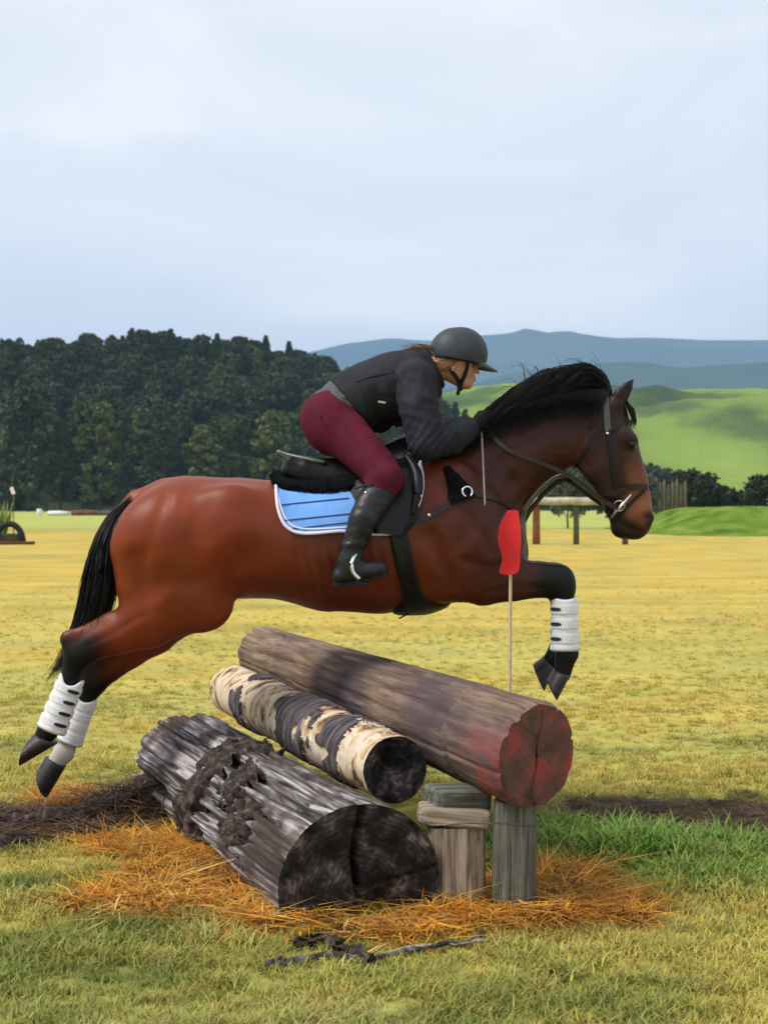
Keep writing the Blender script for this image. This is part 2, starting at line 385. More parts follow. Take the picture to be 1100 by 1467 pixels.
ground = mobj('ground', np.stack([X, Y, gz(X, Y)], 1), grid_faces(len(gx), len(gy)), m_ground, attrs={'col': gco}, origin=(0, 0, 0))
tag(ground, kind='structure')

# ---- grass, straw and stalks: blades gathered in tufts, set out over the field
def blade_mat(name, trans=0.25):
    m, t, b = node_mat(name); L = t.links.new
    a1 = t.nodes.new('ShaderNodeAttribute'); a1.attribute_type = 'INSTANCER'; a1.attribute_name = 'gcol'
    a2 = t.nodes.new('ShaderNodeAttribute'); a2.attribute_name = 'bv'
    mr = t.nodes.new('ShaderNodeMapRange'); mr.inputs[3].default_value = 0.68; mr.inputs[4].default_value = 1.32; L(a2.outputs['Fac'], mr.inputs[0])
    ml = t.nodes.new('ShaderNodeVectorMath'); ml.operation = 'MULTIPLY'; L(a1.outputs['Color'], ml.inputs[0]); L(mr.outputs[0], ml.inputs[1])
    L(ml.outputs[0], b.inputs['Base Color']); b.inputs['Roughness'].default_value = 0.7; b.inputs['Specular IOR Level'].default_value = 0.2
    tr = t.nodes.new('ShaderNodeBsdfTranslucent'); L(ml.outputs[0], tr.inputs[0])
    mx_ = t.nodes.new('ShaderNodeMixShader'); mx_.inputs[0].default_value = trans; L(b.outputs[0], mx_.inputs[1]); L(tr.outputs[0], mx_.inputs[2])
    L(mx_.outputs[0], t.nodes['Material Output'].inputs[0]); return m
m_blade = blade_mat('grass_blade')
def tuft(name, n, rad, hmin, hmax, wdt, lean, seed, curl=0.6):
    r = np.random.default_rng(seed); V = []; F = []; bv = []
    for q in range(n):
        a = r.uniform(0, 2 * math.pi); d = rad * math.sqrt(r.uniform()); base = np.array([d * math.cos(a), d * math.sin(a), -0.004])
        az = r.uniform(0, 2 * math.pi); h = r.uniform(hmin, hmax); ln = lean * r.uniform(0.4, 1.3)
        dirv = np.array([math.cos(az), math.sin(az), 0]); sd_ = np.array([-math.sin(az), math.cos(az), 0]) * wdt * r.uniform(0.6, 1.3)
        p1 = base + dirv * h * ln * 0.45 + np.array([0, 0, h * 0.6 * max(0.1, 1 - 0.35 * ln)])
        p2 = p1 + dirv * h * ln * (0.5 + curl * 0.4) + np.array([0, 0, h * 0.45 * (1 - curl * ln)])
        p2[2] = max(p2[2], 0.003)
        i = len(V); V += [base - sd_, base + sd_, p1 + sd_ * 0.8, p1 - sd_ * 0.8, p2]; F += [(i, i + 1, i + 2, i + 3), (i + 3, i + 2, i + 4)]; bv += [r.uniform()] * 5
    me = mesh_data(name, V, F, m_blade, True, {'bv': bv}); return bpy.data.objects.new(name, me)
def scatter(name, pts, cols, scl, tufts, kind_label=None, tilt=0.15):
    cl = bpy.data.collections.new(name + '_tufts')
    for o in tufts: cl.objects.link(o)
    me = mesh_data(name, pts, [], None, True, {'gcol': np.concatenate([cols, np.ones((len(cols), 1))], 1), 'sc': scl})
    me.materials.append(m_blade)
    o = bpy.data.objects.new(name, me); link(o, None, (0, 0, 0)); o['kind'] = 'stuff'
    ng = bpy.data.node_groups.new(name, 'GeometryNodeTree'); ng.interface.new_socket('Geometry', in_out='INPUT', socket_type='NodeSocketGeometry'); ng.interface.new_socket('Geometry', in_out='OUTPUT', socket_type='NodeSocketGeometry')
    gi = ng.nodes.new('NodeGroupInput'); go = ng.nodes.new('NodeGroupOutput'); ip = ng.nodes.new('GeometryNodeInstanceOnPoints')
    ci = ng.nodes.new('GeometryNodeCollectionInfo'); ci.inputs['Collection'].default_value = cl; ci.inputs['Separate Children'].default_value = True; ci.inputs['Reset Children'].default_value = True
    rv = ng.nodes.new('FunctionNodeRandomValue'); rv.data_type = 'FLOAT_VECTOR'; rv.inputs[0].default_value = (-tilt, -tilt, 0); rv.inputs[1].default_value = (tilt, tilt, 6.283)
    na_ = ng.nodes.new('GeometryNodeInputNamedAttribute'); na_.data_type = 'FLOAT'; na_.inputs[0].default_value = 'sc'
    ip.inputs['Pick Instance'].default_value = True
    k = ng.links.new
    k(gi.outputs[0], ip.inputs['Points']); k(ci.outputs[0], ip.inputs['Instance']); k(rv.outputs[0], ip.inputs['Rotation']); k(na_.outputs[0], ip.inputs['Scale']); k(ip.outputs[0], go.inputs[0])
    md = o.modifiers.new('scatter', 'NODES'); md.node_group = ng
    return o
def pts_in(y0, y1, dens, half=0.30, marg=0.9):
    n = int(dens * ((half * (y0 + y1)) + 2 * marg) * (y1 - y0)); y = rng.uniform(y0, y1, n); x = rng.uniform(-1, 1, n) * (half * y1 + marg)
    k = np.abs(x) < half * y + marg; return x[k], y[k]
tf = [tuft('grass_tuft', 26, 0.035, 0.018, 0.050, 0.0020, 1.0, s) for s in range(5)]
xs = []; ys = []
for y0, y1, dn in ((2.9, 5.2, 900), (5.2, 7.5, 560), (7.5, 11, 200), (11, 17, 55), (17, 30, 13)):
    a_, b_ = pts_in(y0, y1, dn); xs.append(a_); ys.append(b_)
x = np.concatenate(xs); y = np.concatenate(ys)
mm = mud_mask(x, y); sm = straw_mask(x, y); keep = (rng.uniform(size=len(x)) > sstep(12, 30, y)) & (mm < 0.35) & (rng.uniform(size=len(x)) > sm * 0.75); x, y = x[keep], y[keep]
c = 1.12 * field_col(x, y) * rng.uniform(0.84, 1.16, (len(x), 1)) * (1 + 0.07 * rng.normal(size=(len(x), 3)) * np.array([1, 0.7, 0.5]))
clump = fbm(np.stack([x * 4, y * 4, 0 * x], -1), 81, 3)
s = (0.45 + 1.1 * clump) * rng.uniform(0.7, 1.3, len(x)) * (1 - 0.25 * sstep(6, 10, y)) * (1 + 0.9 * green_mask(x, y))
scatter('grass', np.stack([x, y, gz(x, y)], 1), np.clip(c, 0.01, 1), s, tf)
# straw: long flattened dead stems
tf2 = [tuft('straw_tuft', 26, 0.06, 0.03, 0.10, 0.0026, 2.2, 40 + s, 0.85) for s in range(4)]
x, y = pts_in(3.6, 7.6, 1300, 0.2, 0.6); k = straw_mask(x, y) * (0.35 + 1.1 * sstep(0.36, 0.6, fbm(np.stack([x * 7, y * 7, 0 * x], -1), 33, 2))) > rng.uniform(0.2, 0.95, len(x)); x, y = x[k], y[k]
q = rng.uniform(size=(len(x), 1)); c = C3(0.80, 0.42, 0.055) * q + C3(0.50, 0.20, 0.030) * (1 - q); c = np.where(rng.uniform(size=(len(x), 1)) < 0.16, C3(0.74, 0.50, 0.15), c)
c = np.where(rng.uniform(size=(len(x), 1)) < 0.12, C3(0.10, 0.05, 0.02), c)
scatter('straw', np.stack([x, y, gz(x, y) + 0.004], 1), c * rng.uniform(0.7, 1.25, (len(x), 1)), rng.uniform(0.5, 1.15, len(x)), tf2, tilt=0.3)
# dark trampled stalks in the worn strips
tf3 = [tuft('stalk_tuft', 18, 0.07, 0.03, 0.11, 0.0032, 2.6, 60 + s, 0.95) for s in range(3)]
x, y = pts_in(4.8, 7.4, 620, 0.3, 0.8); k = mud_mask(x, y) > rng.uniform(0.1, 0.9, len(x)); x, y = x[k], y[k]
q = rng.uniform(size=(len(x), 1)) ** 2; c = C3(0.040, 0.024, 0.016) * (1 - q) + C3(0.24, 0.145, 0.08) * q
scatter('trampled_stalks', np.stack([x, y, gz(x, y) + 0.003], 1), c, rng.uniform(0.5, 1.1, len(x)) * np.where(x > 0, 0.55, 1.0), tf3, tilt=0.2)

# ------------------------------------------------------------------ hills
def hill(name, crest, depth, front, back, xr, mat, nx=160, ny=60, rough=0.04, seed=0, fold=0.0):
    cx = np.array([c_[0] for c_ in crest], float); cy = np.array([c_[1] for c_ in crest], float)
    xs_ = np.linspace(xr[0], xr[1], nx); ys_ = np.linspace(depth - front, depth + back, ny)
    Xh, Yh = np.meshgrid(xs_, ys_, indexing='ij')
    H = np.interp(Xh / depth * FPX + CX, cx, (HZ - cy) / FPX * depth + CAMZ)
    u = np.where(Yh < depth, (Yh - depth + front) / front, 1 - (Yh - depth) / back); prof = sstep(0, 1, u)
    N_ = fbm(np.stack([Xh / depth * 9, Yh / depth * 9, 0 * Xh], -1), seed, 5) - 0.5
    Fd = np.sin(Xh / depth * 17 + 4 * N_ + Yh / front * 2.2) * fold
    Z = H * prof * (1 + (rough * 4 * N_ + Fd) * (1 - 0.85 * prof ** 6)) - 2.0 * (1 - prof) - 0.3
    o = mobj(name, np.stack([Xh.ravel(), Yh.ravel(), Z.ravel()], 1), grid_faces(nx, ny), mat, origin=(0, 0, 0)); tag(o, kind='structure')
    return lambda px, py: (np.interp(px / depth * FPX + CX, cx, (HZ - cy) / FPX * depth + CAMZ)), o
def hill_mat(name, cols, sc, sc2):
    m, t, b = node_mat(name); L = t.links.new; g_ = t.nodes.new('ShaderNodeNewGeometry')
    n_ = noise_of(t, g_.outputs['Position'], sc, (1, 0.6, 2.0), 8); c_ = t.nodes.new('ShaderNodeValToRGB'); r = c_.color_ramp
    r.elements[0].position = cols[0][0]; r.elements[0].color = (*cols[0][1], 1); r.elements[1].position = cols[-1][0]; r.elements[1].color = (*cols[-1][1], 1)
    for p_, cc in cols[1:-1]: e_ = r.elements.new(p_); e_.color = (*cc, 1)
    L(n_.outputs[0], c_.inputs[0]); L(c_.outputs[0], b.inputs['Base Color']); b.inputs['Roughness'].default_value = 1; b.inputs['Specular IOR Level'].default_value = 0
    n2 = noise_of(t, g_.outputs['Position'], sc2, (1, 1, 1), 6); bp_ = t.nodes.new('ShaderNodeBump'); bp_.inputs['Strength'].default_value = 0.6; bp_.inputs['Distance'].default_value = 0.25 / sc2
    L(n2.outputs[0], bp_.inputs['Height']); L(bp_.outputs[0], b.inputs['Normal']); return m
m_far = hill_mat('far_bush', [(0.35, (0.020, 0.035, 0.022)), (0.6, (0.045, 0.07, 0.035))], 0.004, 0.02)
m_pasture = hill_mat('pasture', [(0.34, (0.045, 0.070, 0.024)), (0.43, (0.085, 0.125, 0.032)), (0.50, (0.17, 0.235, 0.040)), (0.60, (0.20, 0.28, 0.045)), (0.72, (0.27, 0.33, 0.075))], 0.011, 0.12)
m_forestfloor = hill_mat('scrub_floor', [(0.35, (0.018, 0.026, 0.014)), (0.65, (0.05, 0.06, 0.028))], 0.06, 0.4)
hill('blue_hills', [(-900, 500), (0, 508), (300, 505), (440, 503), (500, 493), (560, 489), (630, 490), (690, 486), (715, 487), (742, 481), (770, 488), (790, 484), (830, 494), (860, 497), (900, 493), (1000, 491), (1100, 487), (1300, 482), (2000, 500)], 6000, 2300, 1500, (-5200, 5200), m_far, 260, 70, 0.10, 5, 0.10)
hill('dark_blue_ridge', [(-900, 590), (300, 585), (600, 562), (700, 548), (760, 542), (820, 534), (900, 528), (960, 532), (1020, 524), (1100, 516), (1300, 510), (2000, 540)], 3500, 1300, 700, (-2600, 3000), m_far, 240, 70, 0.12, 15, 0.14)
hill('green_hills', [(-200, 640), (300, 610), (480, 585), (600, 566), (680, 549), (740, 556), (820, 566), (900, 569), (980, 566), (1040, 569), (1100, 579), (1250, 590), (1800, 560)], 900, 480, 500, (-420, 700), m_pasture, 220, 140, 0.09, 8, 0.26)
def forest_h(x, y):
    prof = np.interp(x, [-260, -60, -40, -20, 0, 20, 45, 65], [36.5, 36.5, 35.5, 31, 26, 17, 5, 0])
    return prof * sstep(262, 372, y) * (1 - 0.5 * sstep(380, 520, y)) + 5 * (fbm(np.stack([x * 0.03, y * 0.03, 0 * x], -1), 91, 3) - 0.5) * sstep(262, 300, y)
xs_ = np.linspace(-240, 70, 90); ys_ = np.linspace(256, 520, 60); Xh, Yh = np.meshgrid(xs_, ys_, indexing='ij')
o = mobj('wooded_hill', np.stack([Xh.ravel(), Yh.ravel(), (forest_h(Xh, Yh) - 0.4).ravel()], 1), grid_faces(90, 60), m_forestfloor, origin=(0, 0, 0)); tag(o, kind='structure')

# ------------------------------------------------------------------ trees
def leaf_mat(name, c0, c1):
    m, t, b = node_mat(name); L = t.links.new
    oi = t.nodes.new('ShaderNodeObjectInfo'); a_ = t.nodes.new('ShaderNodeAttribute'); a_.attribute_name = 'bv'
    ad = t.nodes.new('ShaderNodeMath'); ad.operation = 'MULTIPLY_ADD'; L(a_.outputs['Fac'], ad.inputs[0]); ad.inputs[1].default_value = 0.55
    m2 = t.nodes.new('ShaderNodeMath'); m2.operation = 'MULTIPLY'; L(oi.outputs['Random'], m2.inputs[0]); m2.inputs[1].default_value = 0.45; L(m2.outputs[0], ad.inputs[2])
    mixn = t.nodes.new('ShaderNodeMix'); mixn.data_type = 'RGBA'; L(ad.outputs[0], mixn.inputs['Factor']); mixn.inputs['A'].default_value = (*c0, 1); mixn.inputs['B'].default_value = (*c1, 1)
    L(mixn.outputs['Result'], b.inputs['Base Color']); b.inputs['Roughness'].default_value = 0.7; b.inputs['Specular IOR Level'].default_value = 0.2; return m
m_conifer = leaf_mat('conifer_foliage', (0.018, 0.036, 0.016), (0.055, 0.085, 0.030)); m_broad = leaf_mat('broadleaf_foliage', (0.045, 0.065, 0.020), (0.16, 0.185, 0.055))
m_scrub = leaf_mat('scrub_foliage', (0.016, 0.030, 0.013), (0.080, 0.100, 0.036)); m_hedge = leaf_mat('hedge_foliage', (0.018, 0.026, 0.015), (0.042, 0.052, 0.025))
m_grey = leaf_mat('grey_bush_foliage', (0.06, 0.075, 0.05), (0.14, 0.155, 0.10)); m_flax = leaf_mat('flax_leaf', (0.10, 0.17, 0.03), (0.22, 0.30, 0.06))
m_bark = pmat('tree_bark', (0.07, 0.055, 0.04), 0.9, 0.4, 4, 0.4)
def crown(kind, Ht, wd, seed, ncl=90, per=44, leaf=0.5):
    r = np.random.default_rng(seed); V = []; bv = []
    for q in range(ncl):
        u = r.uniform() ** 0.8
        if kind == 'cone': z = 0.10 + 0.90 * u; rr = wd * (1 - u) ** 0.75 * (0.75 + 0.5 * r.uniform()) + 0.05 * wd
        elif kind == 'tall': z = 0.12 + 0.86 * u; rr = wd * math.sin(math.pi * min(0.97, 0.15 + 0.83 * u)) ** 0.6 * (0.6 + 0.5 * r.uniform())
        else: z = 0.25 + 0.72 * u; rr = wd * math.sqrt(max(0.03, 1 - (2 * u - 0.85) ** 2 / 1.4)) * (0.55 + 0.5 * r.uniform())
        a = r.uniform(0, 2 * math.pi); d = rr * math.sqrt(r.uniform(0.25, 1)); cc = np.array([d * math.cos(a), d * math.sin(a), z * Ht])
        cr_ = (0.10 + 0.13 * r.uniform()) * wd + 0.25 * leaf; tone = r.uniform()
        p_ = r.normal(size=(per, 3)); p_ = p_ / np.linalg.norm(p_, axis=1, keepdims=True) * cr_ * r.uniform(0.45, 1.1, (per, 1)) * np.array([1, 1, 0.75]) + cc
        e1 = r.normal(size=(per, 3)); e1 /= np.linalg.norm(e1, axis=1, keepdims=True); e2 = np.cross(e1, r.normal(size=(per, 3))); e2 /= np.linalg.norm(e2, axis=1, keepdims=True)
        s_ = leaf * r.uniform(0.5, 1.1, (per, 1)); V.append(np.stack([p_ - e1 * s_, p_ - e2 * s_ * 0.5, p_ + e1 * s_, p_ + e2 * s_ * 0.5], 1).reshape(-1, 3))
        bv.append(np.repeat(np.clip(tone + r.uniform(-0.25, 0.25, per), 0, 1), 4))
    V = np.concatenate(V); return V, np.arange(len(V)).reshape(-1, 4), np.concatenate(bv)
def trunk_mesh(Ht, r0, seed):
    r = np.random.default_rng(seed); mb = MB(); n = 8
    pts = np.stack([np.cumsum(r.normal(0, r0 * 0.25, n)), np.cumsum(r.normal(0, r0 * 0.25, n)), np.linspace(-0.3, Ht * 0.92, n)], 1); mb.add(*tube(pts, np.linspace(r0, r0 * 0.15, n), 7))
    for q in range(6):
        i = r.integers(2, 6); a = r.uniform(0, 6.28); p0 = pts[i]; p1 = p0 + np.array([math.cos(a), math.sin(a), 0.8]) * Ht * 0.12; mb.add(*tube([p0, (p0 + p1) / 2 + (0, 0, 0.1), p1], [r0 * 0.35, r0 * 0.25, r0 * 0.1], 5))
    return np.concatenate(mb.V), mb.F
TREES = {}
def tree_proto(key, kind, Ht, wd, mat, seed, leaf, ncl=90, per=44):
    V, F, bv = crown(kind, Ht, wd, seed, ncl, per, leaf); me = mesh_data('crown', V, F, mat, False, {'bv': bv})
    tv, tf_ = trunk_mesh(Ht, max(0.08, Ht * 0.014), seed); TREES[key] = (me, mesh_data('trunk', tv, tf_, m_bark))
def plant(key, name, loc, sc, label, cat, group, rz=None, wide=1.0):
    o = root(name, loc, label, cat, group); o.scale = (sc * wide, sc * wide, sc); o.rotation_euler[2] = rnd.uniform(0, 6.28) if rz is None else rz
    for me, nm in zip(TREES[key], ('crown', 'trunk')):
        c_ = bpy.data.objects.new(nm, me); COL.objects.link(c_); c_.parent = o
    return o
for i in range(3):
    tree_proto('con%d' % i, 'cone', 20, 4.2, m_conifer, 100 + i, 0.55, 120, 46); tree_proto('tal%d' % i, 'tall', 18, 3.6, m_broad, 110 + i, 0.5, 110, 46)
    tree_proto('scr%d' % i, 'round', 9, 4.4, m_scrub, 120 + i, 0.55, 60, 40); tree_proto('hdg%d' % i, 'round', 4, 2.2, m_hedge, 130 + i, 0.22, 70, 44)
tree_proto('grey', 'round', 3.0, 1.7, m_grey, 140, 0.13, 80, 44)
CL = 'dark conifer standing in the row at the foot of the wooded hill'; BL = 'paler olive broadleaf tree growing between dark conifers at the foot of the wooded hill'
xp = -45; i = 0
while xp < 640:
    kind = 'con' if i % 5 in (0, 1, 3) else 'tal'; Yt = 252 + rnd.uniform(0, 14); Ht = rnd.uniform(0.72, 1.05) * (1.0 if xp < 420 else 0.7)
    plant('%s%d' % (kind, i % 3), 'conifer_tree' if kind == 'con' else 'broadleaf_tree', ((xp - CX) / FPX * Yt, Yt, 0), Ht * (1.08 if kind == 'con' else 1.0), CL if kind == 'con' else BL, 'tree', 'conifers below the wooded hill' if kind == 'con' else 'broadleaf trees below the wooded hill', wide=rnd.uniform(0.85, 1.25))
    xp += rnd.uniform(17, 34); i += 1
# the wood covering the hill reads as one mass
pts = []
while len(pts) < 1700:
    a_, b_ = rnd.uniform(-215, 62), rnd.uniform(266, 395); h_ = float(forest_h(np.array(a_), np.array(b_)))
    if h_ > 1.0 or b_ < 290 and a_ < 25: pts.append((a_, b_, h_ - 0.8))
pts = np.array(pts)
wood_t = []
for i, kk in enumerate(('scr0', 'scr1', 'scr2', 'con0', 'scr0', 'tal1')):
    o = bpy.data.objects.new('wood_tree', TREES[kk][0]); wood_t.append(o)
    if kk[:3] != 'scr': o.scale = (0.5, 0.5, 0.5)
wsc = rng.uniform(0.5, 1.15, len(pts)) * np.where(pts[:, 1] > 350, 0.85, 1.0)
for o in wood_t:
    if o.scale[0] != 1.0:
        o.data = o.data.copy(); o.data.transform(Matrix.Scale(0.5, 4)); o.scale = (1, 1, 1)
fo = scatter('forest', pts, np.full((len(pts), 3), 0.05), wsc, wood_t, tilt=0.06)
# bushes behind the bank and by the far rails
HL = 'dark rounded bush in the hedge line behind the green bank'
for px, top, Yb, wd_ in ((948, 694, 128, 0.7), (968, 690, 122, 0.8), (992, 674, 120, 1.0), (1012, 688, 124, 0.8), (1036, 697, 120, 0.9), (1058, 702, 125, 0.9), (1078, 700, 126, 0.9), (1100, 680, 118, 1.0), (1140, 690, 120, 1.0), (1180, 680, 120, 1.0), (905, 700, 130, 0.9), (870, 705, 130, 0.9)):
    hgt = (HZ - top) / FPX * Yb + CAMZ
    plant('hdg%d' % (px % 3), 'hedge_bush', ((px - CX) / FPX * Yb, Yb, -0.1), hgt / 4 * 1.02, HL, 'bush', 'bushes in the hedge line', wide=wd_ * 1.15)
Yb = 78; plant('grey', 'grey_bush', ((812 - CX) / FPX * Yb, Yb, 0), 0.93, 'grey green domed bush behind the round pole rail', 'bush', None, 0.4, 0.85)
plant('grey', 'grey_bush', ((925 - CX) / FPX * 84, 84, 0), 0.98, 'grey green bush beside the pointed palisade fence', 'bush', None, 2.0, 0.6)

# green bank on the right
bx = np.linspace(9, 34, 90); by = np.linspace(56, 84, 40); Xb, Yb_ = np.meshgrid(bx, by, indexing='ij')
zb = 1.22 * sstep(10.8, 15.5, Xb) * sstep(57.5, 65, Yb_) * (1 - sstep(74, 83, Yb_)) + 0.16 * (fbm(np.stack([Xb * 0.7, Yb_ * 0.7, 0 * Xb], -1), 17, 4) - 0.5) * sstep(10.5, 13, Xb) * sstep(57, 60, Yb_) - 0.06
m_bank = hill_mat('bank_grass', [(0.34, (0.075, 0.12, 0.02)), (0.5, (0.12, 0.20, 0.028)), (0.68, (0.20, 0.25, 0.05))], 0.9, 5.0)
tag(mobj('grass_bank', np.stack([Xb.ravel(), Yb_.ravel(), zb.ravel()], 1), grid_faces(90, 40), m_bank, origin=(0, 0, 0)), kind='structure')

# ------------------------------------------------------------------ far course furniture
m_pole = pmat('weathered_pole', (0.42, 0.40, 0.28), 0.85, 0.3, 5, 0.3); m_rust = pmat('rust_post', (0.24, 0.09, 0.03), 0.85, 0.35, 8, 0.3); m_dpost = pmat('dark_post', (0.11, 0.10, 0.055), 0.9, 0.3, 8, 0.3)
m_rubber = pmat('tyre_rubber', (0.018, 0.017, 0.018), 0.75, 0.25, 20, 0.2); m_board = pmat('jump_board', (0.10, 0.035, 0.02), 0.8, 0.3, 6, 0.2)
m_white = pmat('white_paint', (0.75, 0.75, 0.72), 0.6, 0.1, 8, 0.1); m_grey_log = pmat('far_log', (0.10, 0.085, 0.07), 0.9, 0.4, 2, 0.4); m_redlog = pmat('far_red_log', (0.16, 0.06, 0.04), 0.9, 0.4, 2, 0.4)
Yr = 47.0
o = root('rail_fence', P(795, 780, Yr), 'horizontal round pole rail on short posts far across the field behind the flag', 'fence')
xr = np.linspace(660, 905, 12); pt = np.array([P(a_, 718 + 0.4 * math.sin(a_), Yr) for a_ in xr]); v, f = tube(pt, 0.125 + 0.006 * np.sin(xr), 10); mobj('rail', v, f, m_pole, o)
for px, mt, wd_ in ((749, m_pole, 0.12), (768, m_rust, 0.13), (825, m_dpost, 0.10), (895, m_dpost, 0.10)):
    v, f = tube([P(px, 782, Yr + 0.2), P(px, 752, Yr + 0.2), P(px, 716, Yr + 0.2)], [wd_, wd_ * 0.95, wd_ * 0.9], 10); mobj('post', v, f, mt, o)
Yr = 98.0
o = root('palisade_fence', P(955, 740, Yr), 'dark pointed stake palisade beyond the field beside the hedge bushes', 'fence')
for q, px in enumerate(range(938, 985, 6)):
    tp = 683 + (q * 7 % 11); v, f = tube([P(px, 752, Yr), P(px + 1, 705, Yr), P(px + 1, tp + 7, Yr), P(px + 1, tp, Yr)], [0.13, 0.13, 0.12, 0.02], 7); mobj('stake', v, f, m_dpost if q % 3 else m_grey_log, o)
Yr = 47.0
o = root('tyre_jump', P(12, 782, Yr), 'half buried black tyre arch on a dark wooden base at the field edge', 'jump')
cy = P(14, 776, Yr); ang = np.linspace(0, math.pi, 22); v, f = tube(np.stack([cy[0] + 0.43 * np.cos(ang), 0 * ang + Yr, cy[2] + 0.57 * np.sin(ang)], 1), 0.10, 10, up=(0, 1, 0)); mobj('tyre', v, f, m_rubber, o)
cy2 = P(-24, 776, Yr); v, f = tube(np.stack([cy2[0] + 0.43 * np.cos(ang), 0 * ang + Yr, cy2[2] + 0.57 * np.sin(ang)], 1), 0.10, 10, up=(0, 1, 0)); mobj('tyre', v, f, m_rubber, o)
v, f = box(P(-12, 779, Yr - 0.1), 2.7, 0.5, 0.15, bev=0.02); mobj('base_board', v, f, m_board, o, False)
v, f = box(P(8, 772, Yr + 0.25), 1.0, 0.3, 0.35, bev=0.05); mobj('filler_block', v, f, m_dpost, o, False)
o = root('flax_plant', P(2, 772, Yr + 1.0), 'spiky green flax plant growing behind the tyre arch', 'plant')
for q in range(26):
    a_ = rnd.uniform(0, 6.28); h_ = rnd.uniform(0.9, 1.75); b0 = P(0, 772, Yr + 1.0) + np.array([rnd.uniform(-.15, .15), rnd.uniform(-.15, .15), -0.3]); d_ = np.array([math.cos(a_), math.sin(a_), 0]) * rnd.uniform(0.1, 0.45)
    v, f = tube([b0, b0 + d_ * 0.5 + (0, 0, h_ * 0.6), b0 + d_ + (0, 0, h_)], [0.035, 0.045, 0.004], 4, flat=0.2); mobj('leaf', v, f, m_flax, o, attrs={'bv': np.full(len(v), rnd.random())})
o = root('white_marker_flag', P(20, 772, Yr + 0.4), 'small white flag on a thin stick behind the tyre arch', 'flag')
v, f = tube([P(20, 774, Yr + .4), P(20, 700, Yr + .4)], 0.018, 6); mobj('stick', v, f, m_dpost, o)
v, f = box(P(18.5, 703, Yr + .37), 0.12, 0.01, 0.24, rot('Y', -0.35), 0.003); mobj('flag_panel', v, f, m_white, o, False)
for px, py, wd_, hh, mt, nm, lb in ((57, 727, 0.55, 0.75, m_white, 'white_barrel', 'small white drum standing before the conifers'), (84, 730, 2.4, 0.55, m_white, 'white_log', 'pale painted log lying before the conifers'), (124, 729, 3.4, 0.65, m_redlog, 'reddish_log', 'reddish log lying before the conifers'), (152, 730, 2.0, 0.6, m_grey_log, 'grey_log', 'dark grey log lying before the conifers')):
    c_ = P(px, py, 165); 
    if nm == 'white_barrel': v, f = tube([(c_[0], 165, -0.05), (c_[0], 165, 0.3), (c_[0], 165, 0.6), (c_[0], 165, hh)], [wd_ / 2, wd_ * 0.55, wd_ * 0.55, wd_ / 2], 12)
    else: v, f = tube([(c_[0] - wd_ / 2, 165, hh * 0.45), (c_[0], 165.2, hh * 0.5), (c_[0] + wd_ / 2, 165.1, hh * 0.45)], [hh * 0.48, hh * 0.5, hh * 0.44], 12)
    tag(mobj(nm, v, f, mt), lb, 'barrel' if 'barrel' in nm else 'log')

# ------------------------------------------------------------------ the log jump
def log_mesh(a, b, ra, rb, disp, nu, nv, shear0=(0, 0), shear1=(0, 0), bend=0.0, seed=0):
    a = np.asarray(a, float); b = np.asarray(b, float); L_ = np.linalg.norm(b - a); t = (b - a) / L_
    e1 = nrm(np.cross(t, (0, 0, 1))) if abs(t[2]) < 0.9 else nrm(np.cross(t, (0, 1, 0))); e2 = nrm(np.cross(e1, t))   # e1 sideways, e2 up
    s = np.linspace(0, 1, nu); th = np.linspace(0, 2 * math.pi, nv, endpoint=False); S, T = np.meshgrid(s, th, indexing='ij')
    r0 = ra + (rb - ra) * S; r = r0 + disp(S * L_, T, r0)
    c1, c2 = r * np.cos(T), r * np.sin(T)
    along = S * L_ + (c1 * shear0[0] + c2 * shear0[1]) * (1 - sstep(0, 0.35, S)) + (c1 * shear1[0] + c2 * shear1[1]) * sstep(0.65, 1, S)
    ctr = bend * np.sin(S * math.pi)
    V = a + along[..., None] * t + c1[..., None] * e1 + (c2 + ctr)[..., None] * e2
    lc = np.stack([S * L_, c1, c2], -1)
    i, j = np.meshgrid(np.arange(nu - 1), np.arange(nv), indexing='ij'); v = i * nv + j; w_ = i * nv + (j + 1) % nv
    F = np.stack([v, w_, w_ + nv, v + nv], -1).reshape(-1, 4)[:, ::-1]
    return V.reshape(-1, 3), F, lc.reshape(-1, 3), V, (t, e1, e2)
def end_cap(ring, t, dent, nr=26, outward=-1):
    nv = len(ring); c = ring.mean(0); rr = np.linspace(1, 0.02, nr); V = []; lc = []
    R_ = np.linalg.norm(ring - c, axis=1).mean(); u = nrm(np.cross(t, (0, 0, 1))) if abs(t[2]) < 0.9 else nrm(np.cross(t, (0, 1, 0))); v_ = np.cross(u, t)
    for q in rr:
        p_ = c + (ring - c) * q; x_ = (p_ - c) @ u; y_ = (p_ - c) @ v_
        d = dent(x_ / R_, y_ / R_) * (1 - sstep(0.93, 1.0, np.full(nv, q))); V.append(p_ - outward * t * d[:, None]); lc.append(np.stack([x_, y_, 0 * x_], 1))
    V = np.concatenate(V); i, j = np.meshgrid(np.arange(nr - 1), np.arange(nv), indexing='ij'); v = i * nv + j; w_ = i * nv + (j + 1) % nv
    F = np.stack([v, w_, w_ + nv, v + nv], -1).reshape(-1, 4)
    if outward > 0: F = F[:, ::-1]
    return V, F, np.concatenate(lc)
def cyl(S, T, k, ks): return np.stack([np.cos(T) * k, np.sin(T) * k, S * ks], -1)
def ridge(p, s, o=3): return 1 - np.abs(2 * fbm(p, s, o) - 1)

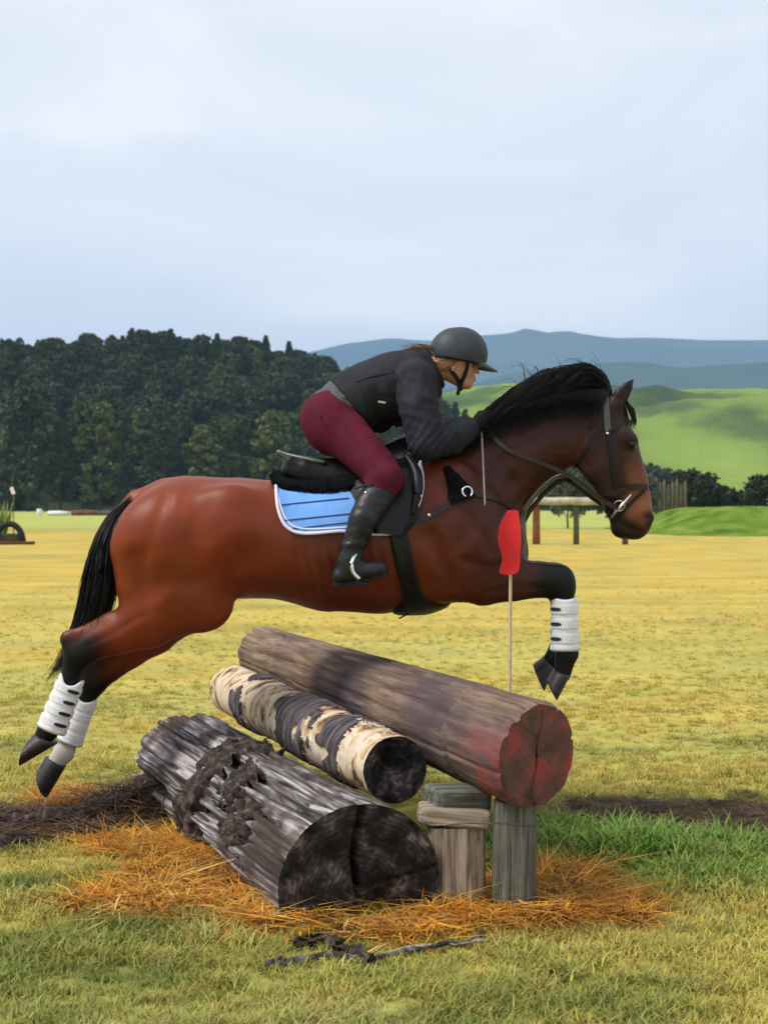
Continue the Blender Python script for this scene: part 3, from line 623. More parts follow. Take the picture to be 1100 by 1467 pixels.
m_silver = ramp_mat('weathered_silver_wood', [(0.33, (0.008, 0.007, 0.008)), (0.43, (0.050, 0.044, 0.046)), (0.50, (0.165, 0.145, 0.145)), (0.57, (0.36, 0.325, 0.33)), (0.68, (0.66, 0.61, 0.61))], stretch=(0.6, 13, 13), scale=2.6, bump=1.0, extra=(4.2, (0.060, 0.042, 0.032), 0.46, 0.62, 0.9), dist=0.8)
m_char, t, b = node_mat('dark_cut_wood'); L = t.links.new                  # blackened end grain: rings, checks and paler rot
a_ = t.nodes.new('ShaderNodeAttribute'); a_.attribute_name = 'lc'; n_ = noise_of(t, a_.outputs['Vector'], 11, (1, 1, 1), 8); n2 = noise_of(t, a_.outputs['Vector'], 45, (1, 1, 1), 6)
ln = t.nodes.new('ShaderNodeVectorMath'); ln.operation = 'LENGTH'; L(a_.outputs['Vector'], ln.inputs[0])
ma = t.nodes.new('ShaderNodeMath'); ma.operation = 'MULTIPLY_ADD'; L(n_.outputs[0], ma.inputs[0]); ma.inputs[1].default_value = 0.10; L(ln.outputs['Value'], ma.inputs[2])
mb_ = t.nodes.new('ShaderNodeMath'); mb_.operation = 'MULTIPLY'; L(ma.outputs[0], mb_.inputs[0]); mb_.inputs[1].default_value = 330; sn = t.nodes.new('ShaderNodeMath'); sn.operation = 'SINE'; L(mb_.outputs[0], sn.inputs[0])
mc = t.nodes.new('ShaderNodeMath'); mc.operation = 'MULTIPLY_ADD'; L(sn.outputs[0], mc.inputs[0]); mc.inputs[1].default_value = 0.035; L(n_.outputs[0], mc.inputs[2])
md_ = t.nodes.new('ShaderNodeMath'); md_.operation = 'MULTIPLY_ADD'; L(n2.outputs[0], md_.inputs[0]); md_.inputs[1].default_value = 0.25; L(mc.outputs[0], md_.inputs[2])
c_ = t.nodes.new('ShaderNodeValToRGB'); r_ = c_.color_ramp; r_.elements[0].position = 0.45; r_.elements[0].color = (0.004, 0.004, 0.004, 1); r_.elements[1].position = 0.92; r_.elements[1].color = (0.30, 0.22, 0.17, 1)
for p_, cc in ((0.60, (0.016, 0.013, 0.013, 1)), (0.72, (0.055, 0.043, 0.040, 1))): e_ = r_.elements.new(p_); e_.color = cc
L(md_.outputs[0], c_.inputs[0]); L(c_.outputs[0], b.inputs['Base Color']); b.inputs['Roughness'].default_value = 0.75; b.inputs['Specular IOR Level'].default_value = 0.25
bp_ = t.nodes.new('ShaderNodeBump'); bp_.inputs['Strength'].default_value = 0.8; bp_.inputs['Distance'].default_value = 0.012; L(md_.outputs[0], bp_.inputs['Height']); L(bp_.outputs[0], b.inputs['Normal'])
m_birch = ramp_mat('pale_peeled_bark', [(0.34, (0.030, 0.020, 0.018)), (0.41, (0.20, 0.11, 0.06)), (0.47, (0.48, 0.34, 0.19)), (0.56, (0.66, 0.56, 0.42)), (0.66, (0.58, 0.44, 0.42)), (0.74, (0.25, 0.18, 0.16))], stretch=(1.6, 1.2, 1.2), scale=7, bump=0.5, dist=0.8)
m_bk = ramp_mat('dark_flaky_bark', [(0.32, (0.012, 0.010, 0.011)), (0.48, (0.060, 0.050, 0.054)), (0.62, (0.15, 0.13, 0.14)), (0.8, (0.34, 0.28, 0.29))], stretch=(7, 1.6, 1.6), scale=4, bump=1.0, dist=0.9)
m_rail = ramp_mat('brown_peeled_rail', [(0.28, (0.050, 0.036, 0.034)), (0.45, (0.145, 0.098, 0.070)), (0.58, (0.245, 0.170, 0.120)), (0.76, (0.38, 0.28, 0.19))], stretch=(0.9, 14, 14), scale=2.8, bump=0.6, extra=(2.2, (0.060, 0.046, 0.066), 0.46, 0.66, 0.7))
m_post = ramp_mat('grey_green_post', [(0.3, (0.035, 0.034, 0.03)), (0.5, (0.13, 0.13, 0.105)), (0.72, (0.27, 0.265, 0.21))], stretch=(0.8, 16, 16), scale=4, bump=0.7, extra=(5, (0.05, 0.058, 0.04), 0.5, 0.7, 0.6))
m_split = ramp_mat('pale_split_wood', [(0.3, (0.06, 0.045, 0.035)), (0.45, (0.24, 0.19, 0.14)), (0.6, (0.40, 0.335, 0.25)), (0.8, (0.52, 0.46, 0.38))], stretch=(0.7, 16, 16), scale=4, bump=0.7)
m_endpale = ramp_mat('post_top_wood', [(0.3, (0.06, 0.05, 0.04)), (0.7, (0.22, 0.19, 0.15))], scale=14, bump=0.5)
m_barkpatch = ramp_mat('rotting_bark', [(0.3, (0.010, 0.008, 0.007)), (0.5, (0.045, 0.034, 0.029)), (0.66, (0.14, 0.105, 0.090)), (0.85, (0.36, 0.25, 0.20))], stretch=(1, 1, 1), scale=26, bump=1.0)
# red paint left on the rail's sawn end, with bare patches
m_redend, t, b = node_mat('red_painted_end'); L = t.links.new
a_ = t.nodes.new('ShaderNodeAttribute'); a_.attribute_name = 'lc'; n_ = noise_of(t, a_.outputs['Vector'], 9, (1, 1, 1), 7)
c_ = t.nodes.new('ShaderNodeValToRGB'); r_ = c_.color_ramp; r_.elements[0].position = 0.34; r_.elements[0].color = (0.045, 0.026, 0.020, 1); r_.elements[1].position = 0.70; r_.elements[1].color = (0.36, 0.032, 0.034, 1)
e_ = r_.elements.new(0.52); e_.color = (0.125, 0.045, 0.035, 1)
L(n_.outputs[0], c_.inputs[0]); L(c_.outputs[0], b.inputs['Base Color']); b.inputs['Roughness'].default_value = 0.75
n2 = noise_of(t, a_.outputs['Vector'], 60, (1, 1, 1), 5); bp_ = t.nodes.new('ShaderNodeBump'); bp_.inputs['Strength'].default_value = 0.5; bp_.inputs['Distance'].default_value = 0.006; L(n2.outputs[0], bp_.inputs['Height']); L(bp_.outputs[0], b.inputs['Normal'])

LA, LB, LR = np.array([-0.075, 4.60, 0.10]), np.array([-0.90, 6.60, 0.115]), 0.262
def d_low(s, T, r):
    p = cyl(s, T, 2.6, 0.55); k = ridge(p * np.array([1.5, 1.5, 1]), 5, 2); k2 = ridge(cyl(s, T, 6.5, 0.8), 15, 2)
    slab = np.round(fbm(cyl(s, T, 2.4, 0.30), 25, 2) * 12) / 12; en = 0.25 + 0.75 * sstep(0.02, 0.35, s)
    return -0.050 * sstep(0.88, 0.99, k) * en - 0.016 * sstep(0.80, 0.98, k2) + 0.070 * (slab - 0.5) * en + 0.012 * (fbm(cyl(s, T, 9, 3), 35, 3) - 0.5) - 0.04 * sstep(L_low - 0.12, L_low, s) * fbm(cyl(s, T, 5, 2), 45, 2)
d_low0 = d_low
def d_low(s, T, r): return d_low0(s, T, r) * (0.10 + 0.90 * sstep(0.0, 0.40, s))
L_low = np.linalg.norm(LB - LA)
o = root('weathered_log', LA * [1, 1, 0], 'thick silver grey weathered log half sunk in straw with blackened cut end', 'log', None)
V, F, lc, R_, (tt, e1, e2) = log_mesh(LA, LB, LR, LR * 0.97, d_low, 150, 260, (-0.10, -0.05))
mobj('log_side', V, F, m_silver, o, attrs={'lc': lc})
def dent_low(x, y):
    d = 0.035 * (fbm(np.stack([x * 3, y * 3, 0 * x], -1), 55, 4) - 0.5)
    d = d - 0.05 * np.exp(-((x + 0.02 + 0.05 * np.sin(4 * y)) / 0.035) ** 2) * (y > -0.25) - 0.030 * np.exp(-((y + 0.05 - 0.25 * x) / 0.02) ** 2) * (x > 0.35) - 0.035 * np.exp(-((y + 0.33 + 0.3 * (x + 0.5)) / 0.02) ** 2) * (x < -0.15)
    cav = np.exp(-(((x - 0.28) / 0.26) ** 2 + ((y + 0.32) / 0.26) ** 2)); return d - 0.09 * cav * (0.6 + 0.8 * fbm(np.stack([x * 9, y * 9, 0 * x], -1), 65, 3))
v, f, l_ = end_cap(R_[0], tt, dent_low, 40, 1); mobj('cut_end', v, f, m_char, o, attrs={'lc': l_})
v, f, l_ = end_cap(R_[-1], tt, lambda x, y: 0.02 * (fbm(np.stack([x * 3, y * 3, 0 * x], -1), 56, 3) - 0.5), 12, -1); mobj('cut_end', v, f, m_endpale, o, attrs={'lc': l_})
def bark_patch(s0, s1, t0, t1, hgt, seed, parent, base=LA, tdir=tt, rr=LR):
    ns, nt_ = 70, 90; s, T = np.meshgrid(np.linspace(s0, s1, ns), np.linspace(t0, t1, nt_), indexing='ij'); u = (s - s0) / (s1 - s0); w_ = (T - t0) / (t1 - t0)
    rag = fbm(np.stack([u * 6, w_ * 11, 0 * u + seed], -1), seed, 4); edge = np.minimum(np.minimum(u, 1 - u), np.minimum(w_, 1 - w_)) * 2
    h_ = hgt * (sstep(0.0, 0.30, edge + (rag - 0.5) * 0.9) * (0.5 + rag)) - 0.035 + 0.020 * (fbm(cyl(s, T, 16, 18), seed + 3, 4) - 0.5)
    r = rr + h_; V = base + s[..., None] * tdir + (r * np.cos(T))[..., None] * e1 + (r * np.sin(T))[..., None] * e2
    return mobj('bark_patch', V.reshape(-1, 3), grid_faces(ns, nt_), m_barkpatch, parent, attrs={'lc': np.stack([s, r * np.cos(T), r * np.sin(T)], -1).reshape(-1, 3)})
# which way e1 points decides the side facing the field on the left
sgn = 1.0 if e1[0] < 0 else -1.0
ang = (lambda d: math.radians(d)) if sgn > 0 else (lambda d: math.pi - math.radians(d))
def bp2(s0, s1, d0, d1, h, sd_): bark_patch(s0, s1, *sorted((ang(d0), ang(d1))), h, sd_, o)
bp2(1.00, 1.26, -30, 110, 0.046, 3); bp2(0.42, 0.72, -5, 48, 0.036, 8); bp2(0.70, 0.90, 25, 75, 0.036, 19)

BA, BB, BR = np.array([0.038, 4.95, 0.402]), np.array([-0.722, 7.02, 0.412]), 0.114
L_b = np.linalg.norm(BB - BA)
def band(s, T):                                        # 1 on bark, 0 on peeled wood
    n_ = fbm(np.stack([s * 14, np.cos(T) * 1.3, np.sin(T) * 1.3], -1), 105, 4); n2_ = fbm(np.stack([s * 5, np.cos(T) * 1.7, np.sin(T) * 1.7], -1), 106, 3)
    g = lambda c_, w_: sstep(w_, w_ * 0.4, np.abs(s - c_))
    cream = 1.0 * g(0.07, 0.27) + 0.75 * g(0.60, 0.18) + 0.95 * g(1.32, 0.32) + 1.0 * g(2.05, 0.38)
    return 0.60 - 0.38 * cream + 0.55 * (n2_ - 0.5) + 0.45 * (n_ - 0.5)
def d_bir(s, T, r):
    bk = sstep(0.42, 0.50, band(s, T)); return 0.012 * bk + 0.010 * bk * (fbm(np.stack([s * 22, np.cos(T) * 3, np.sin(T) * 3], -1), 115, 3) - 0.5) + 0.006 * (fbm(cyl(s, T, 4, 4), 125, 3) - 0.5)
o = root('pale_barked_log', BA * [1, 1, 0], 'slim log with cream peeled patches and dark flaky bark wedged between the two thicker logs', 'log')
V, F, lc, R_, (t2, f1, f2) = log_mesh(BA, BB, BR, BR * 1.02, d_bir, 300, 140)
S_, T_ = np.meshgrid(np.linspace(0, 1, 300) * L_b, np.linspace(0, 2 * math.pi, 140, endpoint=False), indexing='ij')
bk = band(S_, T_).ravel(); fm = bk[F].mean(1) > 0.46
ob = mobj('log_side', V, F, m_birch, o, attrs={'lc': lc}); ob.data.materials.append(m_bk); ob.data.polygons.foreach_set('material_index', fm.astype(np.int32))
v, f, l_ = end_cap(R_[0], t2, lambda x, y: -0.07 * np.exp(-(x ** 2 + (y - 0.1) ** 2) / 0.28) + 0.03 * (fbm(np.stack([x * 4, y * 4, 0 * x], -1), 135, 4) - 0.5), 24, 1); mobj('cut_end', v, f, m_char, o, attrs={'lc': l_})
v, f, l_ = end_cap(R_[-1], t2, lambda x, y: 0 * x, 6, -1); mobj('cut_end', v, f, m_endpale, o, attrs={'lc': l_})

RA, RB = np.array([0.478, 4.58, 0.512]), np.array([-0.635, 7.72, 0.515])
L_r = np.linalg.norm(RB - RA)
def d_rail(s, T, r):
    ring = -0.010 * np.exp(-((s - 0.42 - 0.02 * np.sin(T)) / 0.012) ** 2) + 0.006 * sstep(0.40, 0.46, s) - 0.012 * np.exp(-((s - 2.75) / 0.015) ** 2)
    return ring + 0.018 * (fbm(cyl(s, T, 1.6, 1.2), 145, 4) - 0.5) - 0.010 * sstep(0.88, 0.98, ridge(cyl(s, T, 3.2, 0.35), 155, 2)) - 0.03 * (1 - sstep(0, 0.035, s))* 0.35 * (0.4 + fbm(cyl(s, T, 3, 3), 156, 2))
o = root('top_rail_log', RA * [1, 1, 0], 'long brown peeled rail log with red painted sawn end resting on posts', 'log')
V, F, lc, R_, (t3, g1, g2) = log_mesh(RA, RB, 0.170, 0.132, d_rail, 170, 120, (0.42 * (1 if np.cross(nrm(RB - RA), (0, 0, 1))[0] > 0 else -1), -0.10))
ob = mobj('log_side', V, F, m_rail, o, attrs={'lc': lc})
V_ = V; pt_ = sstep(0.36, 0.10, lc[:, 0]) * sstep(0.46, 0.60, fbm(V_ * 8.0, 165, 3)) * sstep(0.66, 0.50, V_[:, 2])   # worn paint laps round the end
at_ = ob.data.attributes.new('paint', 'FLOAT', 'POINT'); at_.data.foreach_set('value', (0.6 * pt_).astype(np.float32))
t = m_rail.node_tree; b = t.nodes['Principled BSDF']; src = b.inputs['Base Color'].links[0].from_socket; pa = t.nodes.new('ShaderNodeAttribute'); pa.attribute_name = 'paint'
mixn = t.nodes.new('ShaderNodeMix'); mixn.data_type = 'RGBA'; t.links.new(pa.outputs['Fac'], mixn.inputs['Factor']); t.links.new(src, mixn.inputs['A']); mixn.inputs['B'].default_value = (0.30, 0.055, 0.05, 1); t.links.new(mixn.outputs['Result'], b.inputs['Base Color'])
v, f, l_ = end_cap(R_[0], t3, lambda x, y: 0.012 * (fbm(np.stack([x * 4, y * 4, 0 * x], -1), 175, 4) - 0.5) - 0.011 * np.exp(-((x + 0.02 - 0.10 * y + 0.03 * np.sin(7 * y)) / 0.018) ** 2) - 0.004 * np.exp(-((y - 0.3 + 0.7 * x) / 0.02) ** 2) * (x < 0) * (x > -0.5), 30, 1); mobj('cut_end', v, f, m_redend, o, attrs={'lc': l_})
v, f, l_ = end_cap(R_[-1], t3, lambda x, y: 0 * x, 6, -1); mobj('cut_end', v, f, m_endpale, o, attrs={'lc': l_})
# posts under the rail
def post(name, px, Yp, r, top, mat, label, lean=0.0, flat=1.0, split=0.0, seed=1, cat_='post', both=True):
    x0 = (px - CX) / FPX * Yp; a = np.array([x0, Yp, -0.12]); b = np.array([x0 + lean, Yp, top]); o = root(name, (x0, Yp, 0), label, cat_)
    def dd(s, T, rr): return 0.012 * (fbm(cyl(s, T, 2.2, 1.5), seed, 3) - 0.5) - split * sstep(0.86, 0.97, ridge(cyl(s, T, 2.2, 0.7), seed + 3, 2)) + rr * (flat - 1) * np.sin(T) ** 2
    V, F, lc, R_, fr = log_mesh(a, b, r, r * 0.97, dd, 40, 72); mobj('post_side', V, F, mat, o, attrs={'lc': lc})
    v, f, l_ = end_cap(R_[-1], fr[0], lambda x, y: 0.012 * (fbm(np.stack([x * 4, y * 4, 0 * x], -1), seed + 9, 3) - 0.5), 10, -1); mobj('post_top', v, f, m_endpale, o, attrs={'lc': l_}); return o
post('round_post', 735, 4.70, 0.072, 0.352, m_post, 'dark grey green round post under the red painted rail end', 0.004, 1, 0.01, 201)
post('split_post', 655, 4.73, 0.098, 0.262, m_split, 'pale split slab post between the weathered log and the round post', -0.004, 0.50, 0.035, 211)
post('back_post', 640, 5.10, 0.070, 0.20, m_post, 'greenish post standing behind the pale split post', 0, 1, 0.01, 216)
def block(name, c, sx, sy, sz, R_, mat, label, seed, cat_='block'):
    n = 9; u = np.linspace(-1, 1, n); V = []; F = []
    for ax_ in range(3):
        for sg in (-1, 1):
            A, B = np.meshgrid(u, u, indexing='ij'); p = np.zeros((n, n, 3)); p[..., ax_] = sg; p[..., (ax_ + 1) % 3] = A; p[..., (ax_ + 2) % 3] = B
            st = sum(len(q) for q in V); V.append(p.reshape(-1, 3)); g = grid_faces(n, n) + st; F.append(g if sg > 0 else g[:, ::-1])
    V = np.concatenate(V); F = np.concatenate(F); q = V / np.maximum(1, (np.abs(V) ** 8).sum(1, keepdims=True) ** (1 / 8.0))
    d = 0.10 * (fbm(q * 1.7 + seed, seed, 3) - 0.5); W = q * (1 + d[:, None]) * np.array([sx, sy, sz]) / 2; lc = W.copy()
    return tag(mobj(name, W @ R_.T + np.asarray(c), F, mat, smooth=False, attrs={'lc': lc}), label, cat_)
block('wedge_block', P(650, 1168, 4.74), 0.235, 0.125, 0.058, rot('Y', 0.10), m_split, 'pale flat wedge block lying on top of the split post', 221)
block('packing_block', P(655, 1141, 4.80), 0.20, 0.15, 0.070, rot('Y', 0.05) @ rot('Z', 0.3), m_post, 'dark greenish packing block tucked under the rail beside the slim log', 231)
m_wire = pmat('fence_wire', (0.16, 0.15, 0.14), 0.5, 0.3, 40, 0.1, 0.5, 0.8)
cw = []
for q in range(40):
    a_ = 2 * math.pi * q / 40; xx = (692 - CX) / FPX * 4.70; cw.append((xx + 0.185 * math.copysign(abs(math.cos(a_)) ** 0.6, math.cos(a_)), 4.705 + 0.086 * math.copysign(abs(math.sin(a_)) ** 0.6, math.sin(a_)), 0.288 - 0.03 * math.cos(a_) * 0 + 0.006 * math.sin(3 * a_)))
cw.append(cw[0]); v, f = tube(np.array(cw), 0.0028, 6, caps=False); tag(mobj('tie_wire', v, f, m_wire), 'thin fence wire looped round the two posts under the rail', 'wire')
# red flag on its pole
m_red = pmat('red_flag_plastic', (0.60, 0.030, 0.032), 0.85, 0.08, 12, 0.1, 0.15); m_cane = pmat('flag_cane', (0.56, 0.42, 0.26), 0.6, 0.15, 30, 0.1)
Yf = 5.17; o = root('red_flag', (P(731, 900, Yf)[0], Yf, 0), 'red flag panel on a thin pale pole beside the rail', 'flag')
v, f = tube([P(729, 1262, Yf), P(730, 1050, Yf), P(731, 820, Yf), P(732, 738, Yf)], 0.0058, 8); mobj('pole', v, f, m_cane, o)
pl = [(727, 731), (740, 731), (743, 740), (746, 765), (745, 792), (741, 820), (716, 821), (719, 800), (713, 772), (717, 748)]
pc = cat(np.array(pl + pl[:1], float), 61)[:-1]; ctr = pc.mean(0); V = []; F = []; n = len(pc)
for sg in (-1, 1):
    for q in np.linspace(1, 0.05, 6):
        for (a_, b_) in ctr + (pc - ctr) * q: V.append(P(a_, b_, Yf - 0.024 + sg * 0.0025 + 0.010 * math.sin((a_ - 713) / 11.0) + 0.004 * math.sin(b_ / 14)))
for sg in (0, 1):
    for l in range(5):
        for k in range(n):
            q = (sg * 6 * n + l * n + k, sg * 6 * n + l * n + (k + 1) % n, sg * 6 * n + (l + 1) * n + (k + 1) % n, sg * 6 * n + (l + 1) * n + k); F.append(q if sg else q[::-1])
    F.append(tuple(sg * 6 * n + 5 * n + k for k in range(n)) if sg else tuple(sg * 6 * n + 5 * n + k for k in range(n))[::-1])
F += [(k, (k + 1) % n, 6 * n + (k + 1) % n, 6 * n + k) for k in range(n)]
mobj('flag_panel', V, F, m_red, o, False)
# sticks and rotten wood on the ground
def stick(name, pts, r0, r1, mat, label, seed, z=0.02, flat=0.8):
    w_ = np.array([G(a_, b_) for a_, b_ in pts]); w_ = cat(w_, 26); r = np.random.default_rng(seed); w_[:, :2] += (np.stack([vn(np.stack([np.arange(26) * 0.35, np.zeros(26), np.zeros(26)], 1), seed + 90 + q) for q in range(2)], 1) - 0.5) * 0.03; w_[:, 2] = gz(w_[:, 0], w_[:, 1]) + z + 0.012 * (vn(np.stack([np.arange(26) * 0.4, np.zeros(26), np.zeros(26)], 1), seed) - 0.3); w_[:, :2] += r.normal(0, 0.003, (26, 2))
    rr = np.linspace(r0, r1, 26) * (0.85 + 0.3 * r.uniform(size=26)); v, f = tube(w_, rr, 9, flat=flat); v = v + (np.stack([fbm(v * 38, seed + 60 + q, 2) for q in range(3)], 1) - 0.5) * max(r0, 0.008) * 2.0; lc = np.stack([np.repeat(np.arange(26), 9) * 0.04, v[:, 0] * 1, v[:, 2]], 1)
    return tag(mobj(name, v, f, mat, attrs={'lc': lc}), label, 'stick')
stick('split_stick', [(535, 1374), (600, 1366), (680, 1357), (738, 1347)], 0.011, 0.005, m_split, 'long pale splintered stick lying on straw before the blackened log end', 3, 0.014, 0.5)
stick('dark_stick', [(385, 1392), (450, 1380), (540, 1376), (620, 1364), (700, 1348)], 0.013, 0.007, m_bk, 'long dark stick lying along the straw edge beside the pale splintered stick', 4, 0.014)
stick('thin_twig', [(395, 1385), (450, 1382), (520, 1386)], 0.006, 0.003, m_bk, 'thin dark twig lying beside the rotten bark chunk', 5, 0.010)
stick('rotten_branch', [(428, 1362), (462, 1352), (500, 1372), (528, 1388)], 0.034, 0.024, m_barkpatch, 'crooked chunk of rotten dark bark lying before the weathered log', 6, 0.016, 0.38)
for q, (pp, r0) in enumerate((([(-40, 1196), (80, 1188), (200, 1172), (300, 1150)], 0.034), ([(-30, 1222), (90, 1206), (210, 1190), (290, 1168)], 0.022), ([(40, 1176), (150, 1174), (250, 1160), (318, 1140)], 0.020))):
    stick('dead_branch', pp, r0, r0 * 0.6, m_barkpatch, ['thickest dark dead branch lying in the muddy strip beside the weathered log', 'thin dead branch along the grassy lower edge of the muddy strip', 'thin dead branch along the straw side of the muddy strip'][q], 20 + q, r0 * 0.5)
# broken branch stub leaning on the weathered log
v, f = tube(cat([G(285, 1175) + (0, 0, 0.02), P(305, 1150, 6.02), P(330, 1112, 5.95), P(348, 1092, 5.92)], 18), np.linspace(0.035, 0.018, 18) * (0.8 + 0.4 * rng.uniform(size=18)), 10)
tag(mobj('broken_branch', v, f, m_barkpatch, attrs={'lc': v}), 'short broken branch leaning up against the side of the weathered log', 'branch')

# ------------------------------------------------------------------ the horse
HY = 6.0
def hp(px, py, lat=0.0): return P(px, py, HY + lat)
def chain(pts, k, lat=0.0):                            # (px, py, radius px, lateral radius m[, lateral offset])
    out_ = []; q = []
    for e_ in pts:
        l = e_[4] if len(e_) > 4 else lat; q.append((hp(e_[0], e_[1], l), e_[2] / FPX * (HY + l), e_[3]))
    CID[0] += 1
    for (a, ra, la), (b, rb, lb) in zip(q[:-1], q[1:]): out_.append(cap(a, b, ra, rb, la, lb, k, cid=CID[0]))
    return out_
def blob(px, py, r, latr, lat, k=0.03, sub=False):
    p_ = hp(px, py, lat); return [cap(p_, p_ + (1e-4, 0, 0), r / 350, r / 350, latr, latr, k, sub)]
H = chain([(234, 766, 64, .19), (270, 773, 91, .265), (340, 771, 86, .27), (400, 773, 84, .275), (470, 781, 94, .29), (540, 776, 103, .295), (590, 765, 111, .275), (632, 757, 104, .24), (672, 766, 80, .20), (698, 772, 50, .15)], 0.05)
H += chain([(545, 690, 24, .08), (606, 668, 22, .05), (660, 648, 26, .06)], 0.06)
H += chain([(645, 725, 84, .16), (697, 688, 71, .125), (735, 656, 60, .105), (782, 631, 51, .09), (826, 610, 45, .08), (862, 592, 32, .07)], 0.04)
H += chain([(866, 600, 31, .075), (877, 640, 36, .082), (889, 690, 38, .062), (898, 720, 34, .052), (905, 742, 30, .052), (908, 751, 22, .048)], 0.03)
for s in (-1, 1):
    H += chain([(848, 640, 34, .045), (862, 668, 30, .04), (872, 700, 18, .03)], 0.03, s * 0.048)       # cheek and jaw
    H += blob(903, 632, 11, .022, s * 0.070, 0.025); H += blob(893, 622, 9, .02, s * 0.070, 0.03)
    H += chain([(896, 655, 7, .014), (893, 690, 5, .012)], 0.02, s * 0.066)                            # facial crest
    H += chain([(920, 735, 14, .020), (925, 742, 11, .018)], 0.02, s * 0.040)                          # nostril wing
    H += blob(929, 742, 6, .016, s * 0.058, 0.012, True)
    H += [dict(q, sub=True) for q in chain([(884, 747, 2.6, .012), (900, 757, 2.8, .014), (922, 763, 2.5, .012)], 0.012, s * 0.056)]
    H += chain([(881, 582, 10, .022), (890, 566, 10.5, .019), (898, 555, 7.5, .014), (907, 543, 1.8, .005)], 0.015, s * 0.055)   # ear
    H += [dict(q, sub=True) for q in chain([(890, 573, 4.5, .014), (899, 556, 3, .012)], 0.01, s * 0.080)]
    H += chain([(640, 700, 40, .05), (668, 745, 46, .06), (700, 785, 40, .06)], 0.05, s * 0.16)        # shoulder
    H += chain([(722, 775, 26, .06), (716, 800, 32, .08)], 0.05, s * 0.09)
    H += blob(330, 735, 30, .04, s * 0.205, 0.09); H += blob(350, 812, 26, .05, s * 0.315, 0.07, True)
    H += [dict(q, sub=True) for q in chain([(618, 770, 9, .03), (640, 815, 9, .03), (648, 850, 9, .03)], 0.05, s * 0.286)]
    H += [dict(q, sub=True) for q in chain([(700, 640, 6, .02), (735, 690, 6, .02), (745, 725, 5, .02)], 0.04, s * 0.132)]     # jugular groove
    H += chain([(235, 775, 70, .13), (262, 835, 66, .11), (292, 862, 43, .085)], 0.05, s * 0.135)      # thigh, stifle
    H += chain([(203, 790, 40, .09), (206, 840, 38, .085), (215, 872, 36, .08)], 0.05, s * 0.12)
    H += [dict(q, sub=True) for q in chain([(190, 800, 6, .02), (205, 850, 7, .02), (212, 880, 6, .02)], 0.07, s * 0.272)]
H += blob(888, 757, 13, .034, 0, 0.02) + blob(726, 795, 30, .09, 0, 0.04)
H += chain([(232, 712, 24, .05), (196, 716, 14, .03), (170, 736, 9, .02)], 0.03)
def hind(s, g, hock, pt, can, fet, past):
    z = []
    z += chain([(252, 858, 50, .09), (g[0][0], g[0][1], 39, .075), (g[1][0], g[1][1], 29, .06), (g[2][0], g[2][1], 23, .05), (hock[0], hock[1], 20, .042)], 0.04, s)
    z += chain([(hock[0], hock[1], 14, .03), (pt[0], pt[1], 10, .022)], 0.03, s); z += chain([(g[1][0] - 14, g[1][1] - 22, 9, .02), (pt[0], pt[1], 8, .018)], 0.03, s)
    z += chain([(hock[0], hock[1] + 4, 17, .036), (can[0][0], can[0][1], 13.5, .026), (can[1][0], can[1][1], 12.5, .024), (fet[0], fet[1], 15, .030), (past[0], past[1], 13, .029)], 0.025, s)
    return z
H += hind(-0.135, [(212, 890), (172, 908), (138, 922)], (113, 935), (99, 915), [(101, 968), (75, 1034)], (69, 1047), (61, 1058))
H += hind(0.135, [(217, 900), (184, 929), (153, 956)], (134, 973), (121, 955), [(122, 1002), (99, 1064)], (92, 1078), (82, 1090))
def fore(s, dx, dy, can, fet, past):
    z = chain([(690, 795, 46, .08), (652, 816, 46, .085), (692, 832, 35, .07), (735 + dx, 833 + dy, 28, .056), (775 + dx, 831 + dy, 25, .048), (800 + dx, 833 + dy, 22, .045)], 0.04, s)
    z += chain([(800 + dx, 829 + dy, 19, .042), (805 + dx, 846 + dy, 18, .040), (can[0][0], can[0][1], 14, .030), (can[1][0], can[1][1], 12.5, .025), (fet[0], fet[1], 15, .030), (past[0], past[1], 12.5, .028)], 0.025, s)
    return z + chain([(fet[0], fet[1], 10, .02), (fet[0] + 9, fet[1] - 4, 7, .014)], 0.02, s)
H += fore(-0.13, 0, 0, [(807, 866), (808, 924)], (811, 938), (805, 966))
H += fore(0.13, -5, -2, [(803, 864), (803, 920)], (801, 932), (788, 948))
HV, HF = sdf_mesh(H, 0.0085, 0.0, 3)
hN = normals(HV, HF)                                   # muscle and rib unevenness under the skin, veins and tendons
big = (fbm(HV * np.array([6, 6, 9]), 311, 2) - 0.5) * 0.005; vein = sstep(0.93, 1.0, ridge(HV * np.array([7, 7, 7]) + 3 * fbm(HV * 3, 315, 2)[:, None], 312, 2)) * 0.0012
hx_ = CX + HV[:, 0] / HV[:, 1] * FPX; hy_ = HZ - (HV[:, 2] - CAMZ) / HV[:, 1] * FPX
rib = 0.0022 * np.sin((hx_ - 0.22 * hy_) * 2 * math.pi / 17.0) * sstep(390, 430, hx_) * sstep(590, 560, hx_) * sstep(760, 800, hy_) * sstep(868, 840, hy_)
wrk = 0.0030 * np.sin((hx_ + 0.35 * hy_) * 2 * math.pi / 8.0 + 4 * fbm(HV * 9, 317, 2)) * np.exp(-(((hx_ - 655) / 26) ** 2 + ((hy_ - 842) / 22) ** 2)) + 0.0030 * np.sin((hx_ * 0.5 - hy_) * 2 * math.pi / 9.0) * np.exp(-(((hx_ - 338) / 16) ** 2 + ((hy_ - 838) / 18) ** 2))
grv = 0 * hx_                                          # furrows between the muscles, drawn as lines along the side
